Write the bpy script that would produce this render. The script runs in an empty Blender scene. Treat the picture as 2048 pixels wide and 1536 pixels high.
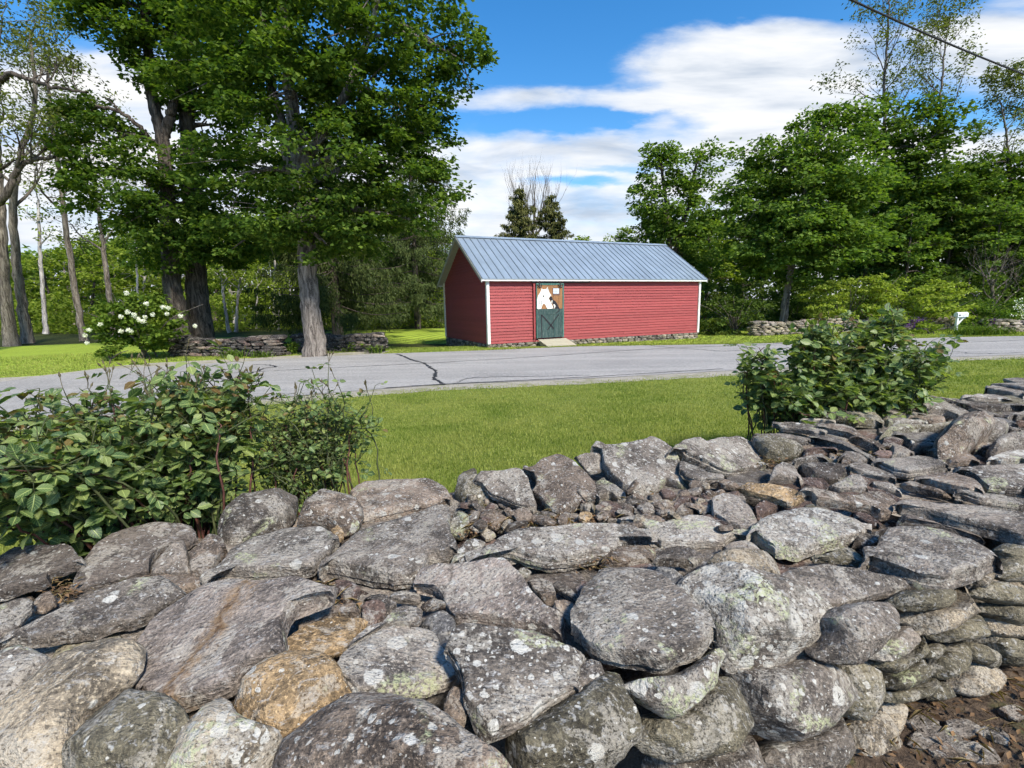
import bpy, math, random
import numpy as np
from mathutils import Matrix, Vector, noise as mnoise

S = bpy.context.scene
COL = S.collection
R = math.radians
PI = math.pi

# ------------------------------------------------------------------ camera
FPX, PITCH, ROLL, CAMZ = 970.0, 0.1653, 0.0192, 1.70
_F = np.array([0, math.cos(PITCH), -math.sin(PITCH)])
_U = np.array([0, math.sin(PITCH), math.cos(PITCH)])
_X = np.array([1.0, 0, 0])
_right = math.cos(ROLL) * _X - math.sin(ROLL) * _U
_up = math.sin(ROLL) * _X + math.cos(ROLL) * _U
cam = bpy.data.cameras.new('camera')
cam_o = bpy.data.objects.new('camera', cam)
COL.objects.link(cam_o)
m = Matrix.Identity(4)
for i in range(3):
    m[i][0], m[i][1], m[i][2] = _right[i], _up[i], -_F[i]
m[2][3] = CAMZ
cam_o.matrix_world = m
cam.sensor_width = 36.0
cam.lens = 36.0 * FPX / 2048.0
cam.clip_start = 0.05
cam.clip_end = 3000
S.camera = cam_o
CAM = np.array([0, 0, CAMZ])


def ray(u, v):
    xr = (u - 1024) / FPX
    yr = (768 - v) / FPX
    return xr * _right + yr * _up + _F


def atz(u, v, z):
    d = ray(u, v)
    return CAM + d * ((z - CAMZ) / d[2])


def aty(u, v, y):
    d = ray(u, v)
    return CAM + d * (y / d[1])


# ------------------------------------------------------------------ light
SUN_DIR = np.array([0.56, -0.83, 1.08])
SUN_DIR /= np.linalg.norm(SUN_DIR)
sun_el = math.asin(SUN_DIR[2])
sun_az = math.atan2(SUN_DIR[0], SUN_DIR[1])
sun = bpy.data.lights.new('sun', 'SUN')
sun.energy = 4.3
sun.angle = R(9.0)
sun.color = (1.0, 0.935, 0.83)
sun_o = bpy.data.objects.new('sun', sun)
COL.objects.link(sun_o)
sun_o.rotation_euler = Vector(SUN_DIR).to_track_quat('Z', 'Y').to_euler()

S.view_settings.view_transform = 'Standard'
S.view_settings.look = 'None'
S.view_settings.gamma = 1.0
S.view_settings.exposure = 0.68
S.view_settings.use_curve_mapping = False
S.cycles.max_bounces = 4
S.cycles.diffuse_bounces = 2
S.cycles.glossy_bounces = 1
S.cycles.transmission_bounces = 2
S.cycles.use_adaptive_sampling = True
S.cycles.adaptive_threshold = 0.03
S.cycles.use_light_tree = False
S.cycles.transparent_max_bounces = 4
S.cycles.use_denoising = True
try:
    S.cycles.denoiser = 'OPENIMAGEDENOISE'
    S.cycles.denoising_input_passes = 'RGB_ALBEDO_NORMAL'
except Exception:
    pass
S.cycles.sample_clamp_indirect = 4.0


# ------------------------------------------------------------------ node helpers
class NT:
    def __init__(self, tree):
        self.t = tree
        self.n = tree.nodes
        self.l = tree.links

    def new(self, typ, **kw):
        nd = self.n.new(typ)
        for k, v in kw.items():
            if k == 'ins':
                for kk, vv in v.items():
                    self.set(nd.inputs[kk], vv)
            else:
                setattr(nd, k, v)
        return nd

    def set(self, sock, v):
        if hasattr(v, 'is_output') or isinstance(v, bpy.types.NodeSocket):
            self.l.new(v, sock)
        else:
            sock.default_value = v

    def math(self, op, a, b=None, c=None, clamp=False):
        nd = self.n.new('ShaderNodeMath')
        nd.operation = op
        nd.use_clamp = clamp
        self.set(nd.inputs[0], a)
        if b is not None:
            self.set(nd.inputs[1], b)
        if c is not None:
            self.set(nd.inputs[2], c)
        return nd.outputs[0]

    def mix(self, fac, a, b, mode='MIX'):
        nd = self.n.new('ShaderNodeMix')
        nd.data_type = 'RGBA'
        nd.blend_type = mode
        self.set(nd.inputs['Factor'], fac)
        self.set(nd.inputs[6], col4(a))
        self.set(nd.inputs[7], col4(b))
        return nd.outputs[2]

    def noise(self, vec, scale, detail=4, rough=0.55, dist=0.0):
        nd = self.n.new('ShaderNodeTexNoise')
        if vec is not None:
            self.l.new(vec, nd.inputs['Vector'])
        nd.inputs['Scale'].default_value = scale
        nd.inputs['Detail'].default_value = detail
        nd.inputs['Roughness'].default_value = rough
        nd.inputs['Distortion'].default_value = dist
        return nd.outputs[0]

    def ramp(self, fac, stops, interp='LINEAR'):
        nd = self.n.new('ShaderNodeValToRGB')
        nd.color_ramp.interpolation = interp
        el = nd.color_ramp.elements
        while len(el) < len(stops):
            el.new(0.5)
        for e, (p, c) in zip(el, stops):
            e.position = p
            e.color = col4(c)
        self.set(nd.inputs[0], fac)
        return nd.outputs[0]

    def sstep(self, x, a, b):
        nd = self.n.new('ShaderNodeMapRange')
        nd.interpolation_type = 'SMOOTHSTEP'
        self.set(nd.inputs[0], x)
        self.set(nd.inputs[1], a)
        self.set(nd.inputs[2], b)
        return nd.outputs[0]

    def mapping(self, vec, scale=(1, 1, 1), loc=(0, 0, 0), rot=(0, 0, 0)):
        nd = self.n.new('ShaderNodeMapping')
        self.l.new(vec, nd.inputs[0])
        nd.inputs['Scale'].default_value = scale
        nd.inputs['Location'].default_value = loc
        nd.inputs['Rotation'].default_value = rot
        return nd.outputs[0]

    def bump(self, h, strength=0.5, dist=0.02, normal=None):
        nd = self.n.new('ShaderNodeBump')
        nd.inputs['Strength'].default_value = strength
        nd.inputs['Distance'].default_value = dist
        self.l.new(h, nd.inputs['Height'])
        if normal is not None:
            self.l.new(normal, nd.inputs['Normal'])
        return nd.outputs[0]


def col4(c):
    if isinstance(c, (tuple, list)) and len(c) == 3:
        return (c[0], c[1], c[2], 1.0)
    if isinstance(c, (int, float)):
        return (c, c, c, 1.0)
    return c


def new_mat(name):
    mt = bpy.data.materials.new(name)
    mt.use_nodes = True
    nt = NT(mt.node_tree)
    nt.n.clear()
    out = nt.new('ShaderNodeOutputMaterial')
    bs = nt.new('ShaderNodeBsdfPrincipled')
    nt.l.new(bs.outputs[0], out.inputs[0])
    bs.inputs['Roughness'].default_value = 0.8
    bs.inputs['Specular IOR Level'].default_value = 0.3
    return mt, nt, bs, out


# ------------------------------------------------------------------ world
def build_world():
    w = bpy.data.worlds.new('World')
    S.world = w
    w.use_nodes = True
    nt = NT(w.node_tree)
    nt.n.clear()
    out = nt.new('ShaderNodeOutputWorld')
    sky = nt.new('ShaderNodeTexSky', sky_type='NISHITA', sun_disc=False)
    sky.sun_elevation = sun_el
    sky.sun_rotation = sun_az
    sky.air_density = 1.0
    sky.dust_density = 0.4
    sky.ozone_density = 2.0
    hs = nt.new('ShaderNodeHueSaturation', ins={'Saturation': 1.38, 'Value': 1.0})
    nt.l.new(sky.outputs[0], hs.inputs['Color'])
    bg = nt.new('ShaderNodeBackground', ins={'Strength': 0.14})
    nt.l.new(hs.outputs[0], bg.inputs[0])
    tc = nt.new('ShaderNodeTexCoord')
    sep = nt.new('ShaderNodeSeparateXYZ')
    nt.l.new(tc.outputs['Generated'], sep.inputs[0])
    az = nt.math('ARCTAN2', sep.outputs[0], sep.outputs[1])
    el = nt.math('ARCSINE', sep.outputs[2])
    comb = nt.new('ShaderNodeCombineXYZ')
    nt.l.new(nt.math('MULTIPLY', az, 1.0), comb.inputs[0])
    # height above the horizon as it looks on a distant cloud deck, so that flat cloud bases stay level
    caz = nt.math('MAXIMUM', nt.math('COSINE', az), 0.4)
    el = nt.math('DIVIDE', el, caz)
    nt.l.new(nt.math('MULTIPLY', el, 3.4), comb.inputs[1])
    vec = comb.outputs[0]
    wn = nt.new('ShaderNodeTexNoise')
    nt.l.new(vec, wn.inputs['Vector'])
    wn.inputs['Scale'].default_value = 5.0
    wn.inputs['Detail'].default_value = 6.0
    wn.inputs['Roughness'].default_value = 0.6
    wsep = nt.new('ShaderNodeSeparateColor')
    nt.l.new(wn.outputs['Color'], wsep.inputs[0])
    azw = nt.math('MULTIPLY_ADD', nt.math('SUBTRACT', wsep.outputs[0], 0.5), 0.16, az)
    elw = nt.math('MULTIPLY_ADD', nt.math('SUBTRACT', wsep.outputs[1], 0.5), 0.055, el)
    n1 = nt.noise(vec, 3.0, 7, 0.55, 0.35)
    n2 = nt.noise(nt.mapping(vec, loc=(4.2, 1.3, 0)), 7.5, 6, 0.6, 0.5)
    dens = nt.math('MULTIPLY_ADD', nt.math('SUBTRACT', n1, 0.5), 0.50, 0.10)
    dens = nt.math('MULTIPLY_ADD', nt.math('SUBTRACT', n2, 0.5), 0.42, dens)
    # the cloud banks that stand over the barn, to the right and low along the horizon
    banks = [(1500, 145, .20, .085, .80), (1300, 203, .24, .020, .36), (1010, 196, .13, .020, .34), (1600, 215, .13, .03, .30),
             (2040, 80, .10, .09, .64), (1150, 365, .09, .010, -.40), (1230, 335, .08, .008, -.25), (60, 150, .2, .05, .42), (1620, 262, .16, .02, .40),
             (220, 250, .3, .09, .40), (1050, 60, .20, .08, -.30), (1170, 248, .16, .016, -.42), (1310, 250, .04, .012, .34), (1060, 258, .05, .012, .30), (1480, 0, .5, .03, -.35)]
    for (u, v, sa, se, amp) in banks:
        d = ray(u, v)
        d = d / np.linalg.norm(d)
        a0 = math.atan2(d[0], d[1])
        e0 = math.asin(d[2]) / max(math.cos(a0), 0.4)
        da = nt.math('DIVIDE', nt.math('SUBTRACT', azw, a0), sa)
        de = nt.math('DIVIDE', nt.math('SUBTRACT', elw, e0), se)
        q = nt.math('ADD', nt.math('MULTIPLY', da, da), nt.math('MULTIPLY', de, de))
        g = nt.math('EXPONENT', nt.math('MULTIPLY', nt.math('POWER', q, 1.6), -1.0))
        dens = nt.math('MULTIPLY_ADD', g, amp, dens)
    low = nt.sstep(elw, 0.325, 0.285)
    dens = nt.math('MULTIPLY_ADD', low, 0.46, dens)
    alpha = nt.sstep(dens, 0.10, 0.66)
    n3 = nt.noise(nt.mapping(vec, scale=(1, 1.5, 1), loc=(9, 3, 0)), 4.0, 5, 0.55, 0.3)
    cc = nt.ramp(n3, [(0.30, (0.52, 0.60, 0.72)), (0.48, (0.84, 0.88, 0.94)), (0.62, (1.0, 1.0, 1.0))])
    bgc = nt.new('ShaderNodeBackground', ins={'Strength': 0.66})
    nt.l.new(cc, bgc.inputs[0])
    mx = nt.new('ShaderNodeMixShader')
    nt.l.new(alpha, mx.inputs[0])
    nt.l.new(bg.outputs[0], mx.inputs[1])
    nt.l.new(bgc.outputs[0], mx.inputs[2])
    nt.l.new(mx.outputs[0], out.inputs[0])


build_world()


# ------------------------------------------------------------------ mesh helpers
def tag(o, label=None, cat=None, group=None, kind=None):
    if label:
        o['label'] = label
    if cat:
        o['category'] = cat
    if group:
        o['group'] = group
    if kind:
        o['kind'] = kind
    return o


def empty(name, loc=(0, 0, 0), rz=0.0, label=None, cat=None, group=None, parent=None):
    o = bpy.data.objects.new(name, None)
    COL.objects.link(o)
    o.location = loc
    o.rotation_euler = (0, 0, rz)
    o.empty_display_size = 0.1
    if parent:
        o.parent = parent
    return tag(o, label, cat, group)


def link(name, me, mat=None, parent=None):
    o = bpy.data.objects.new(name, me)
    COL.objects.link(o)
    if mat is not None and not me.materials:
        me.materials.append(mat)
    if parent is not None:
        o.parent = parent
    return o


def mesh_np(name, V, Fc, smooth=False, uv=None):
    """fast mesh from arrays, all faces of one size"""
    V = np.asarray(V, dtype=np.float32).reshape(-1, 3)
    Fc = np.asarray(Fc, dtype=np.int32)
    k = Fc.shape[1]
    me = bpy.data.meshes.new(name)
    me.vertices.add(len(V))
    me.vertices.foreach_set('co', V.ravel())
    me.loops.add(Fc.size)
    me.loops.foreach_set('vertex_index', Fc.ravel())
    me.polygons.add(len(Fc))
    me.polygons.foreach_set('loop_start', np.arange(0, Fc.size, k, dtype=np.int32))
    if smooth:
        me.polygons.foreach_set('use_smooth', np.ones(len(Fc), dtype=bool))
    if uv is not None:
        l = me.uv_layers.new(name='UVMap')
        l.data.foreach_set('uv', np.asarray(uv, dtype=np.float32)[Fc.ravel()].ravel())
    me.update(calc_edges=True)
    return me


class MB:
    def __init__(self):
        self.v = []
        self.f = []

    def box(self, x0, x1, y0, y1, z0, z1):
        b = len(self.v)
        self.v += [(x0, y0, z0), (x1, y0, z0), (x1, y1, z0), (x0, y1, z0), (x0, y0, z1), (x1, y0, z1), (x1, y1, z1), (x0, y1, z1)]
        self.f += [tuple(b + i for i in q) for q in ((3, 2, 1, 0), (4, 5, 6, 7), (0, 1, 5, 4), (1, 2, 6, 5), (2, 3, 7, 6), (3, 0, 4, 7))]
        return self

    def prism(self, front, back):
        """two loops of the same length joined by sides"""
        b = len(self.v)
        n = len(front)
        self.v += [tuple(p) for p in front] + [tuple(p) for p in back]
        self.f.append(tuple(range(b, b + n)))
        self.f.append(tuple(range(b + 2 * n - 1, b + n - 1, -1)))
        for i in range(n):
            j = (i + 1) % n
            self.f.append((b + i, b + n + i, b + n + j, b + j))
        return self

    def tube(self, pts, rad, n=6, cap=True):
        V, Fq = tube_np(pts, rad, n)
        b = len(self.v)
        self.v += [tuple(p) for p in V]
        self.f += [tuple(int(b + i) for i in q) for q in Fq]
        if cap:
            self.f.append(tuple(b + i for i in range(n - 1, -1, -1)))
            L = len(V)
            self.f.append(tuple(b + L - n + i for i in range(n)))
        return self

    def build(self, name, mat, parent=None, smooth=False):
        me = bpy.data.meshes.new(name)
        me.from_pydata(self.v, [], self.f)
        if smooth:
            for p in me.polygons:
                p.use_smooth = True
        me.update()
        return link(name, me, mat, parent)


def tube_np(pts, rad, n=6, rng=None, rough=0.0):
    P = np.asarray(pts, float)
    m_ = len(P)
    rad = np.broadcast_to(np.asarray(rad, float), (m_,))
    T = np.gradient(P, axis=0)
    T /= np.linalg.norm(T, axis=1)[:, None] + 1e-9
    ref = np.array([0, 0, 1.0]) if abs(T[0][2]) < 0.9 else np.array([1.0, 0, 0])
    A = np.cross(T, ref)
    A /= np.linalg.norm(A, axis=1)[:, None] + 1e-9
    for i in range(1, m_):  # keep the frame from flipping
        a = A[i - 1] - T[i] * (A[i - 1] @ T[i])
        A[i] = a / (np.linalg.norm(a) + 1e-9)
    B = np.cross(T, A)
    th = np.linspace(0, 2 * PI, n, endpoint=False)
    c, s = np.cos(th), np.sin(th)
    rr = rad[:, None] * np.ones(n)[None]
    if rng is not None and rough:
        rr = rr * (1 + rough * rng.normal(size=(1, n)) * 0.8 + rough * rng.normal(size=(m_, n)) * 0.6)
    V = P[:, None] + rr[..., None] * (c[None, :, None] * A[:, None] + s[None, :, None] * B[:, None])
    idx = np.arange(m_ * n).reshape(m_, n)
    q = np.stack([idx[:-1], np.roll(idx[:-1], -1, 1), np.roll(idx[1:], -1, 1), idx[1:]], -1).reshape(-1, 4)
    return V.reshape(-1, 3), q


class Tubes:
    def __init__(self):
        self.V = []
        self.F = []
        self.n = 0

    def add(self, pts, rad, n=6, rng=None, rough=0.0):
        V, q = tube_np(pts, rad, n, rng, rough)
        self.V.append(V)
        self.F.append(q + self.n)
        self.n += len(V)

    def mesh(self, name, origin=(0, 0, 0)):
        return mesh_np(name, np.concatenate(self.V) - np.asarray(origin), np.concatenate(self.F), smooth=True)


def curve_pts(pts, n):
    """Catmull-Rom through control points"""
    P = np.asarray(pts, float)
    if len(P) == 2:
        t = np.linspace(0, 1, n)[:, None]
        return P[0] * (1 - t) + P[1] * t
    Q = np.vstack([2 * P[0] - P[1], P, 2 * P[-1] - P[-2]])
    out = []
    segs = len(P) - 1
    for s in np.linspace(0, segs - 1e-6, n):
        i = int(s)
        t = s - i
        a, b, c, d = Q[i], Q[i + 1], Q[i + 2], Q[i + 3]
        out.append(0.5 * (2 * b + (c - a) * t + (2 * a - 5 * b + 4 * c - d) * t * t + (3 * b - a - 3 * c + d) * t ** 3))
    return np.array(out)


# ------------------------------------------------------------------ terrain
def _edge(px, zs):
    return np.array([atz(u, v, z)[:2] for (u, v), z in zip(px, zs)])


_far_px = [(0, 766), (190, 740), (508, 723), (632, 714), (767, 708), (978, 701), (1143, 694), (1460, 688), (1700, 681), (1900, 675), (2048, 673)]
_far_z = [.10, .10, .10, .10, .10, .10, .10, .06, .04, .03, .02]
_near_px = [(670, 786), (870, 771), (1200, 757), (1450, 743), (1900, 715), (2048, 710)]
FAR = _edge(_far_px, _far_z)
NEAR = _edge(_near_px, [0.0] * 6)
FAR = np.vstack([[(-60, -14.0)], FAR, [(70, 24.0)]])
NEAR = np.vstack([[(-60, -21.0), (-9, 6.6)], NEAR, [(70, 19.0)]])
FAR = FAR[np.argsort(FAR[:, 0])]
NEAR = NEAR[np.argsort(NEAR[:, 0])]


def yfar(x):
    return np.interp(x, FAR[:, 0], FAR[:, 1])


def ynear(x):
    return np.interp(x, NEAR[:, 0], NEAR[:, 1])


def terrain(x, y):
    x = np.asarray(x, float)
    y = np.asarray(y, float)
    yf, yn = yfar(x), ynear(x)
    zf = np.interp(x, [-30, 2.5, 9, 30], [.10, .10, .03, .02])
    t = np.clip((y - yn) / (yf - yn), 0, 1)
    z = zf * t
    g = np.clip((yn - y) / 7.5, 0, 1)
    z = z + 0.33 * g * g * (3 - 2 * g)
    far = np.clip((y - yf - 3) / 30, 0, 1)
    bk = np.clip((y - yf) / 1.3, 0, 1)
    z = z - 0.09 * bk * bk * (3 - 2 * bk) * np.clip((x + 1) / 3, 0, 1) * np.clip((16 - x) / 4, 0, 1)
    z = z - 0.42 * np.exp(-((x + 3.2) / 3.2) ** 2 - ((y - 22.6) / 2.8) ** 2)
    z = z + 0.25 * far * np.clip((-x + 2) / 12, 0, 1)
    return z


def gp(u, v):
    """the ground point seen at a photo position"""
    d = ray(u, v)
    lo, hi = 0.3, 200.0
    for _ in range(60):
        mid = 0.5 * (lo + hi)
        P = CAM + d * mid
        if P[2] > terrain(P[0], P[1]):
            lo = mid
        else:
            hi = mid
    return CAM + d * lo


def sheet(name, xs, rows, off, mat, kind='structure'):
    """rows: functions y(x); a strip mesh following the terrain"""
    V = []
    for fy in rows:
        y = fy(xs)
        V.append(np.stack([xs, y, terrain(xs, y) + off], -1))
    V = np.array(V)
    nr, nx = V.shape[:2]
    idx = np.arange(nr * nx).reshape(nr, nx)
    q = np.stack([idx[:-1, :-1], idx[:-1, 1:], idx[1:, 1:], idx[1:, :-1]], -1).reshape(-1, 4)
    o = link(name, mesh_np(name, V.reshape(-1, 3), q, smooth=True), mat)
    o['kind'] = kind
    return o


def lerp_rows(fa, fb, n):
    return [(lambda x, t=t: fa(x) * (1 - t) + fb(x) * t) for t in np.linspace(0, 1, n)]


# ------------------------------------------------------------------ materials
M = {}


def make_materials():
    # --- stone, tinted by the object's own colour; alpha = how much lichen grows on it
    mt, nt, bs, out = new_mat('fieldstone')
    M['stone'] = mt
    tc = nt.new('ShaderNodeTexCoord')
    oi = nt.new('ShaderNodeObjectInfo')
    off = nt.new('ShaderNodeVectorMath', operation='SCALE')
    cmb = nt.new('ShaderNodeCombineXYZ')
    for i in range(3):
        nt.l.new(nt.math('MULTIPLY', oi.outputs['Random'], 37.0 + 11 * i), cmb.inputs[i])
    add = nt.new('ShaderNodeVectorMath', operation='ADD')
    nt.l.new(tc.outputs['Object'], add.inputs[0])
    nt.l.new(cmb.outputs[0], add.inputs[1])
    vr = nt.new('ShaderNodeVectorRotate', rotation_type='EULER_XYZ')
    nt.l.new(add.outputs[0], vr.inputs['Vector'])
    rc = nt.new('ShaderNodeCombineXYZ')
    nt.l.new(nt.math('MULTIPLY', oi.outputs['Random'], 71.0), rc.inputs[2])
    nt.l.new(nt.math('MULTIPLY', oi.outputs['Random'], 1.1), rc.inputs[0])
    nt.l.new(rc.outputs[0], vr.inputs['Rotation'])
    vec = vr.outputs[0]
    big = nt.noise(vec, 4.2, 6, 0.62, 0.5)
    mid = nt.noise(vec, 22.0, 5, 0.65, 0.2)
    grain = nt.noise(nt.mapping(vec, scale=(1, 3.5, 5), rot=(0, 0, 0.5)), 26.0, 4, 0.6, 0.3)
    speck = nt.noise(vec, 115.0, 3, 0.75)
    c0 = oi.outputs['Color']
    dark = nt.mix(1.0, c0, (0.40, 0.385, 0.385), 'MULTIPLY')
    lite = nt.mix(1.0, c0, (1.6, 1.53, 1.46), 'MULTIPLY')
    c = nt.mix(nt.sstep(big, 0.34, 0.66), dark, lite)
    c = nt.mix(nt.math('MULTIPLY', nt.sstep(mid, 0.50, 0.64), 0.55), c, nt.mix(1.0, c0, (1.9, 1.85, 1.8), 'MULTIPLY'))
    c = nt.mix(nt.math('MULTIPLY', nt.sstep(grain, 0.52, 0.36), 0.42), c, nt.mix(1.0, c0, (0.35, 0.34, 0.36), 'MULTIPLY'))
    c = nt.mix(nt.math('MULTIPLY', nt.sstep(speck, 0.54, 0.65), 0.55), c, nt.mix(1.0, c0, (2.5, 2.42, 2.3), 'MULTIPLY'))
    c = nt.mix(nt.math('MULTIPLY', nt.sstep(speck, 0.46, 0.36), 0.62), c, (0.022, 0.020, 0.019))
    # round grey-white lichen
    lich = oi.outputs['Alpha']
    warp = nt.new('ShaderNodeTexNoise')
    nt.l.new(vec, warp.inputs['Vector'])
    warp.inputs['Scale'].default_value = 38.0
    wv = nt.new('ShaderNodeVectorMath', operation='MULTIPLY_ADD')
    nt.l.new(warp.outputs['Color'], wv.inputs[0])
    wv.inputs[1].default_value = (0.022, 0.022, 0.022)
    nt.l.new(vec, wv.inputs[2])
    for sc, lo, seed in ((15.0, 0.36, 0.0), (38.0, 0.36, 5.0), (85.0, 0.34, 9.0)):
        vo = nt.new('ShaderNodeTexVoronoi', feature='F1')
        nt.l.new(nt.mapping(wv.outputs[0], loc=(seed, seed, seed)), vo.inputs['Vector'])
        vo.inputs['Scale'].default_value = sc
        sepc = nt.new('ShaderNodeSeparateColor')
        nt.l.new(vo.outputs['Color'], sepc.inputs[0])
        rad = nt.math('MULTIPLY', nt.math('MULTIPLY', sepc.outputs[0], lo), nt.math('ADD', nt.math('MULTIPLY', lich, 1.25), 0.25))
        present = nt.math('LESS_THAN', sepc.outputs[1], nt.math('MULTIPLY_ADD', lich, 0.62, 0.10))
        msk = nt.sstep(vo.outputs['Distance'], nt.math('ADD', rad, 0.03), nt.math('SUBTRACT', rad, 0.03))
        msk = nt.math('MULTIPLY', nt.math('MULTIPLY', msk, present), nt.sstep(speck, 0.30, 0.48))
        lc = nt.mix(sepc.outputs[2], (0.44, 0.43, 0.39), (0.58, 0.565, 0.51))
        c = nt.mix(nt.math('MULTIPLY', msk, 0.85), c, lc)
    # broad pale crusts
    cr = nt.noise(nt.mapping(vec, loc=(1, 9, 4)), 7.5, 6, 0.68, 0.7)
    cm = nt.math('MULTIPLY', nt.sstep(nt.math('MULTIPLY_ADD', lich, 0.10, cr), 0.555, 0.60), nt.sstep(speck, 0.36, 0.52))
    c = nt.mix(nt.math('MULTIPLY', cm, 0.55), c, (0.40, 0.368, 0.312))
    dk = nt.noise(nt.mapping(vec, loc=(6, 1, 8)), 9.0, 5, 0.66, 0.6)
    c = nt.mix(nt.math('MULTIPLY', nt.sstep(dk, 0.58, 0.66), 0.6), c, nt.mix(1.0, c0, (0.30, 0.29, 0.28), 'MULTIPLY'))
    # crusty yellow-green lichen
    yl = nt.noise(nt.mapping(vec, loc=(3, 7, 1)), 6.5, 3, 0.5, 0.6)
    ylf = nt.noise(vec, 85.0, 3, 0.7, 0.4)
    ym = nt.math('MULTIPLY', nt.sstep(nt.math('MULTIPLY_ADD', lich, 0.16, yl), 0.70, 0.77), nt.sstep(ylf, 0.44, 0.58))
    c = nt.mix(nt.math('MULTIPLY', ym, 0.8), c, (0.40, 0.42, 0.25))
    # dull white scuffs
    sc2 = nt.noise(nt.mapping(vec, loc=(8, 2, 5), scale=(1, 1.8, 1.8)), 34.0, 5, 0.7, 0.5)
    c = nt.mix(nt.math('MULTIPLY', nt.sstep(sc2, 0.55, 0.66), 0.6), c, (0.42, 0.41, 0.39))
    M['_stone_out'] = (nt, bs, c, tc, speck, mid)
    nt.l.new(c, bs.inputs['Base Color'])
    bs.inputs['Roughness'].default_value = 0.9
    bs.inputs['Specular IOR Level'].default_value = 0.2
    hgt = nt.math('ADD', nt.math('MULTIPLY', mid, 0.75), nt.math('MULTIPLY', grain, 0.45))
    hgt = nt.math('MULTIPLY_ADD', speck, 0.28, hgt)
    hgt = nt.math('MULTIPLY_ADD', big, 0.9, hgt)
    nt.l.new(nt.bump(hgt, 1.0, 0.022), bs.inputs['Normal'])

    def flat(name, color, var=0.25, scale=8.0, rough=0.8, bump=0.3, bdist=0.01, stretch=(1, 1, 1), metal=0.0, spec=0.3, bscale=None):
        mt, nt, bs, out = new_mat(name)
        tc = nt.new('ShaderNodeTexCoord')
        v = nt.mapping(tc.outputs['Object'], scale=stretch)
        n = nt.noise(v, scale, 5, 0.6, 0.2)
        lo = tuple(x * (1 - var) for x in color)
        hi = tuple(min(1, x * (1 + var)) for x in color)
        c = nt.ramp(n, [(0.32, lo), (0.68, hi)])
        f = nt.noise(v, scale * 9, 3, 0.6)
        c = nt.mix(nt.math('MULTIPLY', nt.sstep(f, 0.5, 0.7), var), c, tuple(min(1, x * (1 + 1.6 * var)) for x in color))
        nt.l.new(c, bs.inputs['Base Color'])
        bs.inputs['Roughness'].default_value = rough
        bs.inputs['Metallic'].default_value = metal
        bs.inputs['Specular IOR Level'].default_value = spec
        if bump:
            h = nt.math('ADD', n, nt.math('MULTIPLY', f, 0.5))
            nt.l.new(nt.bump(h, bump, bdist), bs.inputs['Normal'])
        M[name] = mt
        return mt, nt, bs

    # --- road: pale worn chip-seal asphalt
    mt, nt, bs, out = new_mat('asphalt')
    M['asphalt'] = mt
    tc = nt.new('ShaderNodeTexCoord')
    v = tc.outputs['Object']
    b1 = nt.noise(v, 0.5, 4, 0.6, 0.3)
    f1 = nt.noise(v, 20.0, 4, 0.75)
    f2 = nt.noise(v, 90.0, 2, 0.6)
    st = nt.noise(nt.mapping(v, scale=(0.12, 1.6, 1), rot=(0, 0, -0.15)), 1.2, 3, 0.5)
    c = nt.ramp(b1, [(0.3, (0.240, 0.230, 0.216)), (0.7, (0.305, 0.292, 0.274))])
    c = nt.mix(nt.math('MULTIPLY', nt.sstep(st, 0.45, 0.65), 0.35), c, (0.42, 0.40, 0.375))
    c = nt.mix(nt.math('MULTIPLY', nt.sstep(f1, 0.5, 0.7), 0.6), c, (0.50, 0.48, 0.455))
    c = nt.mix(nt.math('MULTIPLY', nt.sstep(f1, 0.46, 0.32), 0.7), c, (0.12, 0.12, 0.125))
    c = nt.mix(nt.math('MULTIPLY', nt.sstep(f2, 0.45, 0.3), 0.6), c, (0.1, 0.1, 0.105))
    nt.l.new(c, bs.inputs['Base Color'])
    bs.inputs['Roughness'].default_value = 0.92
    nt.l.new(nt.bump(nt.math('ADD', f1, f2), 0.5, 0.01), bs.inputs['Normal'])
    flat('tar', (0.028, 0.028, 0.030), 0.3, 6, 0.6)

    # --- gravel verge
    mt, nt, bs, out = new_mat('verge_gravel')
    M['verge'] = mt
    v = nt.new('ShaderNodeTexCoord').outputs['Object']
    f1 = nt.noise(v, 40.0, 4, 0.7)
    b1 = nt.noise(v, 2.0, 4, 0.6)
    c = nt.ramp(f1, [(0.3, (0.17, 0.15, 0.12)), (0.5, (0.33, 0.30, 0.245)), (0.7, (0.48, 0.445, 0.38))])
    c = nt.mix(nt.math('MULTIPLY', nt.sstep(b1, 0.5, 0.62), 0.5), c, (0.16, 0.17, 0.06))
    nt.l.new(c, bs.inputs['Base Color'])
    nt.l.new(nt.bump(f1, 0.8, 0.02), bs.inputs['Normal'])

    # --- turf sheets
    def turf(name, lo, hi, dry, stripes=False):
        mt, nt, bs, out = new_mat(name)
        M[name] = mt
        v = nt.new('ShaderNodeTexCoord').outputs['Object']
        b1 = nt.noise(v, 0.55, 4, 0.6, 0.4)
        f1 = nt.noise(v, 30.0, 4, 0.7)
        c = nt.mix(nt.sstep(b1, 0.35, 0.65), lo, hi)
        c = nt.mix(nt.math('MULTIPLY', nt.sstep(f1, 0.48, 0.68), 0.5), c, dry)
        c = nt.mix(nt.math('MULTIPLY', nt.sstep(f1, 0.46, 0.33), 0.55), c, tuple(x * 0.4 for x in lo))
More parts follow.
